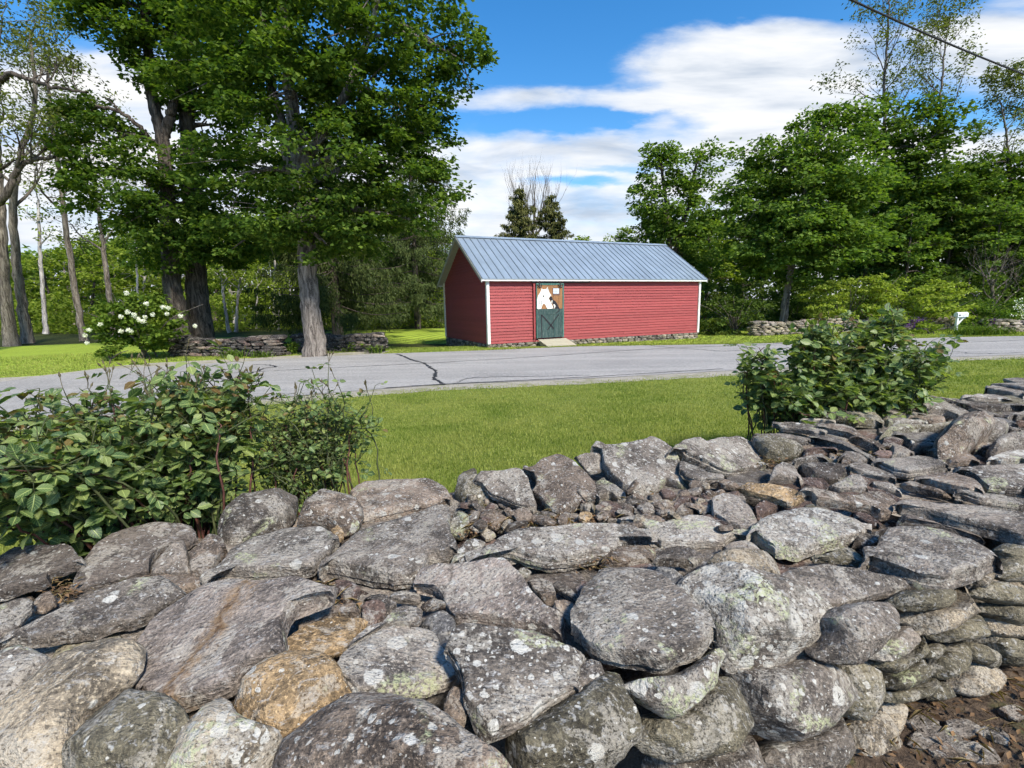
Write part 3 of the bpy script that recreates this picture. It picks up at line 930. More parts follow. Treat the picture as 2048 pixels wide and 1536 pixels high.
# tile | form | tone+lichen | outline.  forms: s flat slab, l leaning slab, b boulder on top, e boulder on the edge, f boulder in the face, p small stone
STONES = """
A|s4|q2|1170,480 1300,440 1480,445 1650,440 1850,432 1850,520 1830,585 1690,640 1600,750 1590,840 1580,920 1500,960 1400,1010 1370,1060 1240,1120 1060,1170 960,1165 890,1140 790,1110 830,950 800,880 785,820 800,760 880,680 1000,600 1080,540
A|s2|g4|5,835 30,790 150,720 350,620 600,500 780,455 960,430 1030,460 1075,520 1020,590 860,690 740,740 680,735 560,790 480,790 330,820 200,835
A|b|c2|-60,1290 150,1150 330,990 500,880 660,800 770,810 785,860 780,940 720,1010 600,1100 470,1230 420,1330 390,1450 330,1560 -60,1580
A|b|g7|-60,850 120,855 230,890 310,940 320,980 200,1090 90,1150 -60,1230
A|p|o2|310,870 330,830 480,812 760,790 640,800 480,880 330,980
A|b|o4|500,1290 580,1190 720,1120 790,1110 900,1140 1000,1180 1060,1240 1080,1330 1000,1420 960,1580 370,1580 420,1400
A|b|c9|930,1560 980,1430 1080,1300 1180,1190 1310,1120 1330,1200 1400,1290 1520,1330 1650,1370 1580,1440 1540,1580
A|b|t3|1305,1145 1340,1080 1440,980 1560,930 1690,890 1800,895 1900,940 1950,1000 1955,1060 2012,1110 2012,1180 1880,1220 1760,1310 1660,1365 1540,1330 1480,1290 1400,1270 1340,1210
A|s|t1|1590,870 1640,810 1720,740 1800,700 1900,670 2090,675 2080,700 2000,850 1960,880 1870,900 1790,885 1650,895
A|s|d3|410,540 440,440 500,340 560,250 640,190 760,150 900,130 1080,140 1145,200 1100,270 1060,280 1000,290 930,310 860,380 850,430 700,480 560,510 460,555
A|p|g4|860,340 900,280 980,225 1040,222 1060,290 1080,370 1100,440 1060,465 960,430 855,440
A|p|w3|1080,300 1130,220 1200,160 1260,170 1300,270 1250,340 1170,480 1120,470 1090,390
A|b|g4|1255,180 1290,90 1370,20 1480,-20 1600,-30 1700,-10 1690,70 1640,130 1540,170 1420,220 1340,255 1290,240
A|s|s5|1180,480 1230,390 1330,280 1440,220 1550,180 1650,140 1770,115 1850,130 1900,180 1940,240 1900,300 1840,380 1790,430 1700,440 1470,445 1300,435
A|p|t0|1890,180 1930,130 1970,160 1970,220 1940,240 1905,200
A|s|d3|-60,330 100,270 240,240 400,255 430,300 480,330 470,380 380,420 290,450 270,500 160,520 60,560 -60,580
A|p|w2|190,560 270,500 310,560 310,600 250,640 200,640 185,600
A|s|g4|-60,620 80,570 150,555 190,580 170,650 100,740 -60,830
P|b|w5|592,1009 609,994 647,988 689,990 716,1009 725,1032 716,1054 689,1066 662,1051 640,1040 594,1041
P|s|w5|690,985 730,965 790,957 850,955 885,968 897,990 890,1010 860,1025 790,1040 730,1052 720,1020 700,1000
B|s|g5|150,360 250,240 340,170 500,110 640,75 780,25 860,18 850,90 835,160 890,230 880,300 840,360 720,370 690,440 640,480 540,490 440,480 330,450 240,420 160,400
B|s2|p5|680,450 720,385 830,360 960,360 1060,335 1160,340 1230,390 1280,450 1330,530 1400,600 1490,640 1510,700 1560,790 1565,840 1480,800 1360,760 1200,740 1050,700 910,700 880,640 840,570 800,540 690,510
B|s2|g8|850,850 900,740 950,712 1060,720 1200,745 1370,765 1560,850 1650,890 1640,940 1570,990 1560,1060 1600,1090 1540,1110 1480,1150 1360,1210 1300,1270 1180,1330 1040,1365 1010,1300 990,1220 970,1130 960,1050 900,960 860,900
B|p|g4|1560,1020 1600,940 1660,905 1720,920 1750,970 1720,1020 1640,1060 1580,1085
B|s|s6|235,920 270,860 380,760 500,720 620,720 740,745 790,820 850,910 885,990 870,1040 830,1070 700,1110 560,1140 420,1150 335,1160 330,1110 250,1040
B|b|w5|-10,1330 100,1260 230,1190 370,1155 500,1145 620,1160 740,1200 860,1280 1000,1380 1120,1480 1200,1580 1200,1750 -190,1750 -190,1480
B|p|w2|820,1160 850,1090 900,1030 940,1040 965,1100 960,1200 940,1290 900,1325 850,1270 825,1210
B|p|b3|690,690 740,640 800,615 860,625 890,670 888,770 840,830 800,855 760,800 740,745 695,740
B|p|g2|505,560 530,520 600,515 690,535 700,570 680,590 600,585 520,575
B|p|w2|695,590 760,560 830,570 860,610 800,615 720,630 700,620
B|p|r1|355,600 380,570 440,560 490,590 495,650 470,700 430,735 390,740 360,680
B|s|g5|300,800 380,740 470,700 540,620 630,590 700,600 705,690 680,725 500,722 390,755 290,840
B|p|g1|350,580 390,540 450,520 500,545 550,580 545,620 500,690 480,600 430,565
B|p|t2|180,720 210,670 390,675 370,730 280,780 265,850 190,830 180,780
B|s|w1|0,700 60,640 150,590 230,600 330,580 360,620 350,670 210,668 130,690 0,780
B|p|r1|195,450 300,455 350,500 330,560 260,590 210,520
B|p|g8|865,345 900,280 960,220 1030,208 1060,220 1055,270 1010,320 940,360 870,370
B|p|o6|845,190 870,100 890,40 950,50 985,90 960,170 920,215 870,205
B|e|o5|1180,1480 1200,1330 1300,1280 1400,1220 1500,1160 1600,1110 1700,1050 1740,990 1790,985 1850,1060 1900,1180 1940,1280 1920,1360 1850,1430 1800,1500 1750,1580 1190,1580
B|s2|g7|940,365 1010,300 1110,260 1150,210 1300,160 1500,135 1640,115 1780,120 1880,150 1960,190 1980,230 1850,240 1790,260 1760,330 1640,360 1530,390 1440,400 1330,370 1240,335 1170,330 1060,330
B|p|w3|1300,460 1370,435 1440,460 1460,520 1470,580 1450,620 1400,595 1340,530
B|p|g3|1450,480 1480,450 1560,510 1600,560 1580,585 1520,550 1460,510
B|p|w3|1460,570 1520,550 1580,590 1570,650 1560,740 1500,660 1455,610
B|p|o6|1250,390 1290,378 1325,410 1310,440 1270,445 1250,420
B|s3|g5|1560,620 1620,520 1640,470 1720,380 1840,370 1980,380 2100,420 2230,480 2330,600 2375,740 2290,890 2090,985 1860,955 1740,920 1660,885 1600,790 1565,720
P|p|w3|1212,1098 1228,1090 1300,1087 1313,1095 1308,1130 1270,1132 1225,1130 1212,1115
C|e|g9|210,470 250,400 350,365 480,370 640,420 780,480 870,550 960,640 1000,720 985,790 890,830 800,890 700,940 560,945 430,930 385,860 370,770 350,670 280,590 215,540
C|f|g7|480,960 600,940 720,920 820,870 890,850 950,900 1030,960 1080,1030 1070,1100 1000,1160 900,1240 800,1300 680,1340 590,1320 540,1260 530,1180 510,1060
C|f|o4|-80,1200 100,1180 200,1150 260,1090 340,1000 420,970 480,1020 520,1130 535,1240 500,1320 400,1370 250,1400 100,1425 0,1390 -80,1320
C|e|g8|-150,1000 0,980 130,970 250,900 350,820 395,850 400,930 380,990 300,1050 250,1110 180,1180 100,1180 0,1120 -60,1080
C|f|g5|970,650 1040,600 1180,565 1300,570 1360,630 1340,690 1270,740 1180,830 1080,900 980,890 900,840 980,790 1000,720
C|s|g4|700,440 740,400 820,365 960,350 1140,370 1270,400 1390,430 1415,480 1380,510 1230,540 1120,570 1000,605 940,600 860,530 770,480
C|s3|g4|1145,310 1230,270 1260,200 1330,155 1450,140 1620,165 1780,210 1900,270 1940,320 1880,370 1790,420 1690,450 1600,485 1500,470 1420,440 1300,400 1210,370
C|s2|s9|550,180 620,110 720,60 850,35 980,60 1110,100 1220,160 1180,210 1080,250 960,280 880,300 800,340 700,310 640,270 590,230
C|s3|g2|1365,20 1420,-10 1600,10 1800,30 2048,70 2200,110 2200,260 2048,240 1900,190 1700,140 1540,90 1390,60
C|p|d1|1360,90 1400,70 1500,100 1650,150 1830,200 1830,220 1700,190 1500,140 1380,115
C|p|g3|395,240 440,215 540,220 620,260 645,300 600,315 500,300 420,275
P|s|s7|1240,1038 1265,1037 1300,1052 1340,1040 1380,1030 1425,1035 1470,1060 1500,1075 1480,1080 1455,1085 1440,1098 1390,1100 1330,1098 1312,1080 1290,1062
C|b|c3|335,330 380,280 500,300 600,315 660,330 700,380 700,450 640,420 520,380 400,360
C|p|b4|20,380 50,340 120,360 180,410 210,480 205,550 130,510 60,460 15,440
C|p|g2|25,310 60,290 180,300 245,330 240,350 120,345 40,340
P|s|g4|1427,995 1450,985 1475,990 1500,1015 1515,1045 1510,1062 1490,1070 1460,1055 1430,1035
C|p|r0|570,40 590,0 660,0 740,30 720,60 640,90 600,105
C|p|r1|1115,60 1160,55 1240,100 1265,140 1200,140 1130,100
C|p|d0|1130,190 1340,150 1250,210 1240,250 1190,280 1130,250
C|s|o3|890,320 1000,280 1100,255 1160,310 1200,370 1100,350 980,340
C|f|g6|1180,830 1270,740 1400,680 1450,690 1460,740 1420,790 1370,840 1280,880 1200,860
C|f|c2|1370,640 1450,600 1600,590 1720,480 1760,440 1755,560 1740,600 1690,650 1600,700 1470,740 1450,690
C|f|o2|1330,560 1420,500 1560,490 1680,470 1620,560 1560,595 1420,610
C|f|o4|1180,870 1280,880 1380,840 1460,760 1510,735 1520,800 1440,870 1380,920 1330,950 1240,920
C|f|o3|1250,960 1330,950 1400,910 1450,860 1550,870 1550,920 1520,960 1440,1010 1360,1035 1270,1020
C|f|o2|1520,740 1600,700 1740,620 1830,700 1830,740 1720,760 1600,780
C|f|o2|1540,920 1570,860 1640,790 1710,760 1725,850 1710,940 1650,990 1570,970
C|f|o4|1450,860 1520,800 1590,780 1610,800 1550,870
C|f|o6|1000,920 1100,880 1170,870 1230,940 1250,1030 1240,1100 1170,1190 1100,1210 1060,1140 1090,1050 1050,980
C|f|o3|1250,1060 1340,1040 1480,1000 1540,955 1560,1010 1540,1050 1400,1090 1330,1110 1260,1085
C|f|c2|1250,1100 1320,1110 1395,1100 1390,1220 1340,1290 1290,1260
C|f|c4|1090,1260 1130,1210 1220,1150 1250,1080 1290,1180 1300,1260 1370,1380 1340,1500 1100,1520 1060,1410
C|f|g4|620,1400 650,1350 800,1310 900,1250 1030,1150 1100,1220 1110,1270 1060,1400 960,1480 620,1520
C|f|g5|-40,1430 200,1410 400,1375 540,1290 600,1340 630,1450 620,1560 -40,1560
C|f|o2|1540,1050 1560,1000 1620,1000 1670,1070 1600,1090 1530,1100
C|f|c1|1660,1000 1720,950 1730,870 1800,900 1890,920 1930,970 1860,1040 1760,1075 1690,1050
C|f|o2|1730,780 1800,790 1900,850 1920,880 1880,920 1780,880 1735,840
C|f|o2|1740,740 1840,710 1960,760 2090,760 2090,900 1930,900 1880,840 1780,790
C|f|c1|1800,640 1900,660 2090,720 2090,760 1920,750 1830,720
C|f|o2|1760,510 1860,450 1960,460 2090,520 2090,575 1940,570 1830,540
C|f|o1|1780,560 1900,570 2090,590 2090,650 1990,690 1880,640 1780,600
C|p|c2|1770,430 1840,390 1900,380 1890,420 1850,470 1790,450
C|f|o3|1900,280 1960,240 2090,260 2090,440 1960,440 1900,420 1890,370 1940,320
D|b|o3|110,460 130,370 210,300 240,310 215,370 260,420 340,500 430,560 300,560 180,520
D|l|g5|215,340 260,305 390,310 540,295 590,360 620,430 650,520 640,580 560,575 470,540 340,490 290,430 230,400
D|l|w4|560,300 640,270 720,220 810,203 870,215 920,260 990,320 1030,370 1050,430 1080,500 1040,540 950,540 900,590 830,630 770,610 720,560 660,510 630,450 670,390 590,340
D|l|g3|920,215 1000,190 1080,190 1140,230 1145,310 1100,325 1020,340 980,300
D|l|g6|1065,155 1200,135 1400,105 1460,65 1500,60 1540,100 1600,160 1630,230 1620,290 1660,380 1680,440 1640,470 1540,420 1500,440 1460,490 1330,480 1270,450 1200,390 1150,300 1130,220
P|l|g6|1350,897 1372,878 1395,874 1410,882 1440,873 1480,872 1500,877 1520,900 1537,932 1530,945 1500,950 1455,955 1430,950 1400,935 1365,918
D|s|g4|1640,240 1780,290 1860,350 1930,360 1860,380 1760,400 1680,370 1640,320
D|p|g4|1045,370 1110,335 1130,370 1200,400 1260,450 1275,500 1240,530 1160,480 1090,505 1060,440
D|p|g2|950,470 1000,455 1045,470 1050,580 1010,600 960,575
D|p|r1|1050,580 1100,520 1170,485 1230,530 1250,590 1230,650 1190,670 1130,640 1060,650
D|p|o5|630,620 650,590 680,580 715,610 715,650 690,675 640,675
D|p|w2|270,610 310,550 360,560 400,590 470,580 510,590 490,640 420,680 400,705 330,680 270,650
D|p|w1|190,600 240,550 290,535 300,560 265,620 250,660
D|p|d1|420,700 440,675 540,650 620,645 620,665 560,680 430,720
D|p|w1|500,640 530,600 590,605 590,635 540,650
D|p|c2|260,700 300,695 360,720 390,740 350,780 310,790 280,740
D|p|t1|935,630 960,590 1010,585 1045,605 1010,660 980,675
D|p|w1|0,480 60,460 130,480 250,530 240,555 120,545 20,510
D|p|c1|1410,520 1450,500 1520,510 1560,545 1500,565 1430,550
D|p|r0|1540,560 1600,530 1640,480 1720,450 1830,420 1870,440 1780,500 1680,570 1610,600 1550,595
D|p|w0|1610,590 1630,530 1760,530 1790,580 1700,610 1620,610
D|p|g3|1780,560 1800,540 1870,540 1870,600 1800,620
D|p|w1|1345,640 1380,600 1470,610 1540,640 1540,680 1470,690 1400,680
D|p|d1|1520,600 1600,600 1700,630 1800,685 1740,690 1640,650
D|p|w1|1245,560 1280,530 1330,560 1300,600 1340,640 1240,640
D|p|r0|1500,440 1560,430 1620,470 1590,500 1530,500
D|p|g2|1840,390 1880,365 2030,380 2048,420 2000,445 1920,420
E|s|o4|715,280 800,240 890,225 1000,235 1100,250 1150,300 1155,340 1110,355 980,350 860,325 730,300
E|s|g4|1150,250 1250,230 1350,240 1420,270 1430,290 1350,300 1250,300 1160,285
E|p|g9|1155,300 1260,295 1350,310 1430,330 1480,330 1400,350 1270,345 1160,340
E|s|g5|1350,190 1440,170 1560,200 1680,250 1760,300 1740,320 1640,320 1540,280 1440,285 1400,250
E|p|o9|1140,370 1300,360 1480,340 1650,315 1720,330 1640,360 1500,380 1300,400 1180,395
E|p|s5|610,320 700,300 800,310 860,330 820,340 700,335
E|s|g3|455,335 560,325 700,340 740,360 800,400 720,410 620,390 520,385
E|s3|g2|305,410 400,400 540,400 640,420 700,440 680,460 560,450 420,440 330,430
E|s|w3|740,350 870,335 970,360 1020,410 1120,470 1170,510 1100,500 1000,460 900,410 800,390
E|s|g3|690,420 760,410 880,430 980,480 1060,530 1095,580 1050,590 960,540 840,480 740,450
E|b|o1|330,440 500,460 640,490 640,520 520,550 430,545 370,490
E|p|r0|640,520 680,490 860,485 870,510 760,520 660,540
E|p|g2|880,550 920,510 1000,510 1060,540 1090,580 1000,590 940,570
E|p|s3|580,570 680,540 800,520 830,570 700,580 620,590 600,600
E|p|d2|620,590 720,570 880,580 945,600 940,660 880,710 790,725 700,690 650,640
E|p|g2|450,680 480,600 550,560 600,600 650,680 660,720 560,700
E|p|w1|810,520 840,510 885,570 860,580 820,560
E|p|w1|890,600 900,550 930,535 960,580 940,605
E|s|g2|950,600 1020,580 1120,620 1220,660 1250,700 1160,700 1040,670 970,640
E|p|s2|790,740 900,690 960,640 1030,640 1050,680 1055,760 1000,775 880,770
E|s|s3|1090,580 1200,560 1370,540 1540,560 1560,600 1555,635 1440,660 1320,675 1240,660 1160,620
E|p|s3|1060,700 1160,700 1240,720 1260,760 1290,780 1200,770 1100,740
E|p|w3|1260,700 1310,690 1440,730 1560,760 1600,790 1540,800 1420,770 1290,740
E|s|w3|1360,690 1480,650 1600,650 1720,680 1800,740 1810,775 1700,780 1600,760 1480,730
E|s|g6|1590,630 1700,610 1900,600 2090,595 2090,790 1900,780 1810,770 1740,700 1640,650
E|s|t1|240,740 330,715 450,720 560,740 640,775 665,810 620,850 540,860 430,820 320,790 260,770
E|p|r0|340,860 400,810 480,830 535,860 460,890 380,940 365,920
E|s|w4|640,760 720,755 900,790 1000,790 1080,760 1180,760 1240,830 1280,890 1270,930 1140,945 1060,900 960,890 840,860 740,850 690,800
E|p|r1|960,890 1030,890 1130,950 1140,985 1060,980 990,930
E|b|g3|1820,510 1880,460 1960,430 2090,425 2090,500 1940,500 1860,530
E|s|s8|1820,580 1860,540 1960,510 2090,500 2090,590 1900,600
E|s|w1|1450,510 1520,490 1660,500 1740,550 1760,590 1640,605 1560,600 1500,560
E|b|w4|1530,400 1640,360 1720,340 1790,390 1825,430 1800,450 1680,490 1580,480 1540,440
E|b|s4|1740,330 1850,325 1930,350 1950,390 1900,420 1850,460 1810,430 1780,370
E|p|d1|1700,230 1800,250 1900,280 1980,310 1900,300 1800,280 1720,250
E|s|g3|1800,110 1860,90 1960,90 2090,105 2090,170 1970,160 1880,140 1820,130
E|s|g5|1650,170 1760,150 1870,155 1970,180 1980,200 1860,200 1740,190
E|s|g3|1430,170 1520,170 1640,190 1740,210 1660,215 1560,195
E|s|d2|1560,200 1700,205 1830,215 1980,210 2090,230 1900,240 1720,240
E|p|b2|1800,300 1880,290 1980,320 2020,350 1930,345 1830,320
E|s|s4|1960,290 2090,240 2090,300 2000,310
E|p|g1|1930,350 2030,370 2040,390 1960,390
E|p|d1|1905,400 2090,390 2090,420 1900,425
E|p|r1|1150,430 1230,415 1290,440 1260,500 1160,500
E|s|s3|1220,410 1300,395 1450,390 1520,400 1560,470 1480,480 1340,480 1280,440
E|p|g3|1210,470 1260,460 1340,510 1360,540 1300,555 1230,550
E|p|r2|1090,520 1140,500 1210,510 1220,550 1120,565
E|s|g3|1610,770 1700,765 1900,790 2090,820 2090,890 1940,870 1780,850 1640,800
E|p|w1|950,410 1040,410 1150,480 1160,520 1080,480
E|p|g3|1330,470 1420,445 1540,470 1540,500 1430,505 1350,510
E|p|r0|640,730 700,690 770,700 785,750 720,755
E|p|w1|1680,485 1800,450 1860,465 1830,500 1740,520
E|p|w2|70,690 140,680 260,720 240,750 150,740
"""


def resample_loop(P, seg):
    Q = np.vstack([P, P[:1]])
    d = np.r_[0, np.cumsum(np.linalg.norm(np.diff(Q, axis=0), axis=1))]
    s = np.linspace(0, d[-1], seg, endpoint=False)
    return np.stack([np.interp(s, d, Q[:, k]) for k in range(Q.shape[1])], -1)


def chip_loop(O, c, rng, a1=0.032, a2=0.014):
    """knock irregular chips out of an outline"""
    seg = len(O)
    kn = int(rng.integers(8, 13))
    ch = np.interp(np.arange(seg), np.sort(rng.random(kn)) * seg, rng.normal(0, a1, kn), period=seg)
    ch = ch + np.interp(np.arange(seg), np.sort(rng.random(24)) * seg, rng.normal(0, a2, 24), period=seg)
    return c + (O - c) * (1 + ch)[:, None]


def stone_mesh(outline, nrm, thick, form, rng, seg=44, rough=1.0, ready=False):
    """outline: (n,3) loop of the top rim, nrm the way it faces -> closed, broken-faced stone in local coordinates"""
    P = np.asarray(outline, float)
    c = P.mean(0)
    nrm = np.asarray(nrm, float) / np.linalg.norm(nrm)
    O = P - c
    if not ready:
        O = resample_loop(O, seg)
        if seg > 16:
            O = chip_loop(O, np.zeros(3), rng)
    k_ = 0.08 if form in 'slp' else 0.22
    for _ in range(1 if form in 'slp' else 2):
        O = O * (1 - k_) + k_ * 0.5 * (np.roll(O, 1, 0) + np.roll(O, -1, 0))
    size = np.sqrt((O ** 2).sum(1)).mean()
    sd = rng.random(3) * 50
    if form in 'sl':      # flagstone: flat top, stepped broken edge
        l1, l2, l3 = 1 + rng.normal(0, .015), 1 + rng.normal(0, .02), 1 + rng.normal(0, .02)
        prof = [(0.0, 0), (0.14, 0), (0.28, 0), (0.42, 0), (0.55, 0), (0.67, 0), (0.78, 0), (0.87, 0), (0.94, -0.01), (0.985, -0.06), (1.0, -0.16), (l1, -0.36), (l2 + .012, -0.40), (l2 + .012, -0.66), (l3 - .012, -0.70), (l3 - .012, -0.95), (0.94, -1.0), (0.5, -1.02), (0.0, -1.02)]
    elif form == 'p':
        prof = [(0.0, 0.02), (0.2, 0.02), (0.4, 0.02), (0.58, 0.01), (0.74, 0.0), (0.87, -0.03), (0.95, -0.10), (0.99, -0.24), (1.0, -0.5), (0.99, -0.76), (0.93, -0.95), (0.5, -1.0), (0.0, -1.02)]
    else:                 # rounded boulder
        prof = [(0.0, 0.24), (0.17, 0.24), (0.34, 0.23), (0.5, 0.21), (0.64, 0.17), (0.76, 0.11), (0.855, 0.03), (0.925, -0.08), (0.972, -0.21), (0.995, -0.36), (1.0, -0.48), (0.98, -0.64), (0.9, -0.80), (0.7, -0.94), (0.0, -1.0)]
    if seg <= 24:
        prof = [prof[0]] + prof[2:-1:2] + [prof[-2], prof[-1]]
    V = []
    rings = []
    for (r_, h) in prof:
        if r_ == 0.0:
            rings.append([len(V)])
            V.append(nrm * h * thick)
        else:
            rings.append(list(range(len(V), len(V) + seg)))
            V += list(O * r_ + nrm * h * thick)
    V = np.array(V)
    # split faces: flatten the stone against a few planes, as it broke
    e1 = O[0] / (np.linalg.norm(O[0]) + 1e-9)
    e2 = np.cross(nrm, e1)
    K = {'s': 6, 'l': 6, 'p': 8}.get(form, 11)
    for k in range(K):
        a = rng.random() * 2 * PI
        lift = rng.uniform(1.6, 4.5) if form in 'sl' else rng.uniform(0.15, 1.7)
        if form in 'sl' and k < 2:
            lift = rng.uniform(0.2, 0.8)
        d = e1 * math.cos(a) + e2 * math.sin(a) + nrm * lift
        d /= np.linalg.norm(d)
        pr = V @ d
        top = pr.max()
        cut = top * (rng.uniform(0.74, 0.93) if form not in 'sl' else rng.uniform(0.80, 0.95)) if form not in 'sl' or lift < 1 else top - size * rng.uniform(0.012, 0.055)
        over = np.maximum(pr - cut, 0)
        V = V - np.outer(over * 0.96, d)
    amp = (0.032 if form in 'slp' else 0.055) * size * rough
    out = []
    f1, f2 = 1.5 / size, 4.2 / size
    for p in V:
        q1 = Vector(p * f1 + sd)
        q2 = Vector(p * f2 + sd)
        q3 = Vector(p * f2 * 2.7 + sd)
        a = mnoise.noise(q1) * 0.9 + mnoise.noise(q2) * 0.5 + abs(mnoise.noise(q3)) * 0.3
        st = round(a * 2.6) / 2.6      # bedding steps
        a = 0.35 * a + 0.65 * st
        lat = Vector((mnoise.noise(q2 + Vector((9, 0, 0))), mnoise.noise(q2 + Vector((0, 9, 0))), mnoise.noise(q2 + Vector((0, 0, 9)))))
        out.append(p + nrm * a * amp + np.array(lat) * amp * 0.6)
    faces = []
    for A, B in zip(rings[:-1], rings[1:]):
        if len(A) == 1:
            faces += [(A[0], B[i], B[(i + 1) % seg]) for i in range(seg)]
        elif len(B) == 1:
            faces += [(A[i], B[0], A[(i + 1) % seg]) for i in range(seg)]
        else:
            faces += [(A[i], B[i], B[(i + 1) % seg], A[(i + 1) % seg]) for i in range(seg)]
    area = sum(np.cross(O[i], O[(i + 1) % seg]) @ nrm for i in range(seg))
    if area < 0:
        faces = [tuple(reversed(f)) for f in faces]
    me = bpy.data.meshes.new('stone')
    me.from_pydata([tuple(p) for p in out], [], faces)
    for p in me.polygons:
        p.use_smooth = True
    me.set_sharp_from_angle(angle=R(24))
    me.update()
    return me, c


FACE_N = np.array([0.34, -0.94, 0.0])
FACE_N /= np.linalg.norm(FACE_N)
FACE_P = np.array([0.5, 1.06, WTOP])


def tint(o, tone, lich, rng, var=0.14):
    k = 1 + var * rng.normal()
    c = np.array(TONE[tone]) * 0.84 * max(0.6, k)
    o.color = (float(c[0]), float(c[1]), float(c[2]), lich / 9.0)


def streak_material(c, A, nrm):
    """the pale slab carries a band of rust along its length"""
    def onp(u, v):
        d = ray(u, v)
        return CAM + d * (((A - CAM) @ nrm) / (d @ nrm)) - c
    p, q = onp(1400 / 2.8657, 1000 + 480 / 2.8657), onp(960 / 2.8657, 1000 + 1130 / 2.8657)
    nt, bs, col, tc, speck, mid = M['_stone_out']
    mt = M['stone'].copy()
    mt.name = 'fieldstone_rust'
    nt = NT(mt.node_tree)
    bs = next(n for n in nt.n if n.type == 'BSDF_PRINCIPLED')
    src = bs.inputs['Base Color'].links[0].from_socket
    tco = next(n for n in nt.n if n.type == 'TEX_COORD').outputs['Object']
    ax = (q - p) / np.linalg.norm(q - p)
    sd = np.cross(ax, nrm)
    dv = nt.new('ShaderNodeVectorMath', operation='SUBTRACT')
    nt.l.new(tco, dv.inputs[0])
    dv.inputs[1].default_value = tuple(p)
    dp = nt.new('ShaderNodeVectorMath', operation='DOT_PRODUCT')
    nt.l.new(dv.outputs[0], dp.inputs[0])
    dp.inputs[1].default_value = tuple(sd)
    wob = nt.math('MULTIPLY', nt.math('SUBTRACT', nt.noise(tco, 7.0, 6, 0.7), 0.5), 0.16)
    dist = nt.math('ABSOLUTE', nt.math('ADD', dp.outputs['Value'], wob))
    soft = nt.math('MULTIPLY', nt.sstep(dist, 0.050, 0.004), nt.sstep(nt.noise(tco, 26.0, 5, 0.75), 0.36, 0.62))
    cc = nt.mix(nt.math('MULTIPLY', soft, 0.8), src, (0.27, 0.165, 0.075))
    core = nt.math('MULTIPLY', nt.sstep(dist, 0.020, 0.002), nt.sstep(nt.noise(tco, 22.0, 5, 0.75), 0.44, 0.60))
    cc = nt.mix(nt.math('MULTIPLY', core, 0.8), cc, (0.07, 0.036, 0.018))
    nt.l.new(cc, bs.inputs['Base Color'])
    return mt


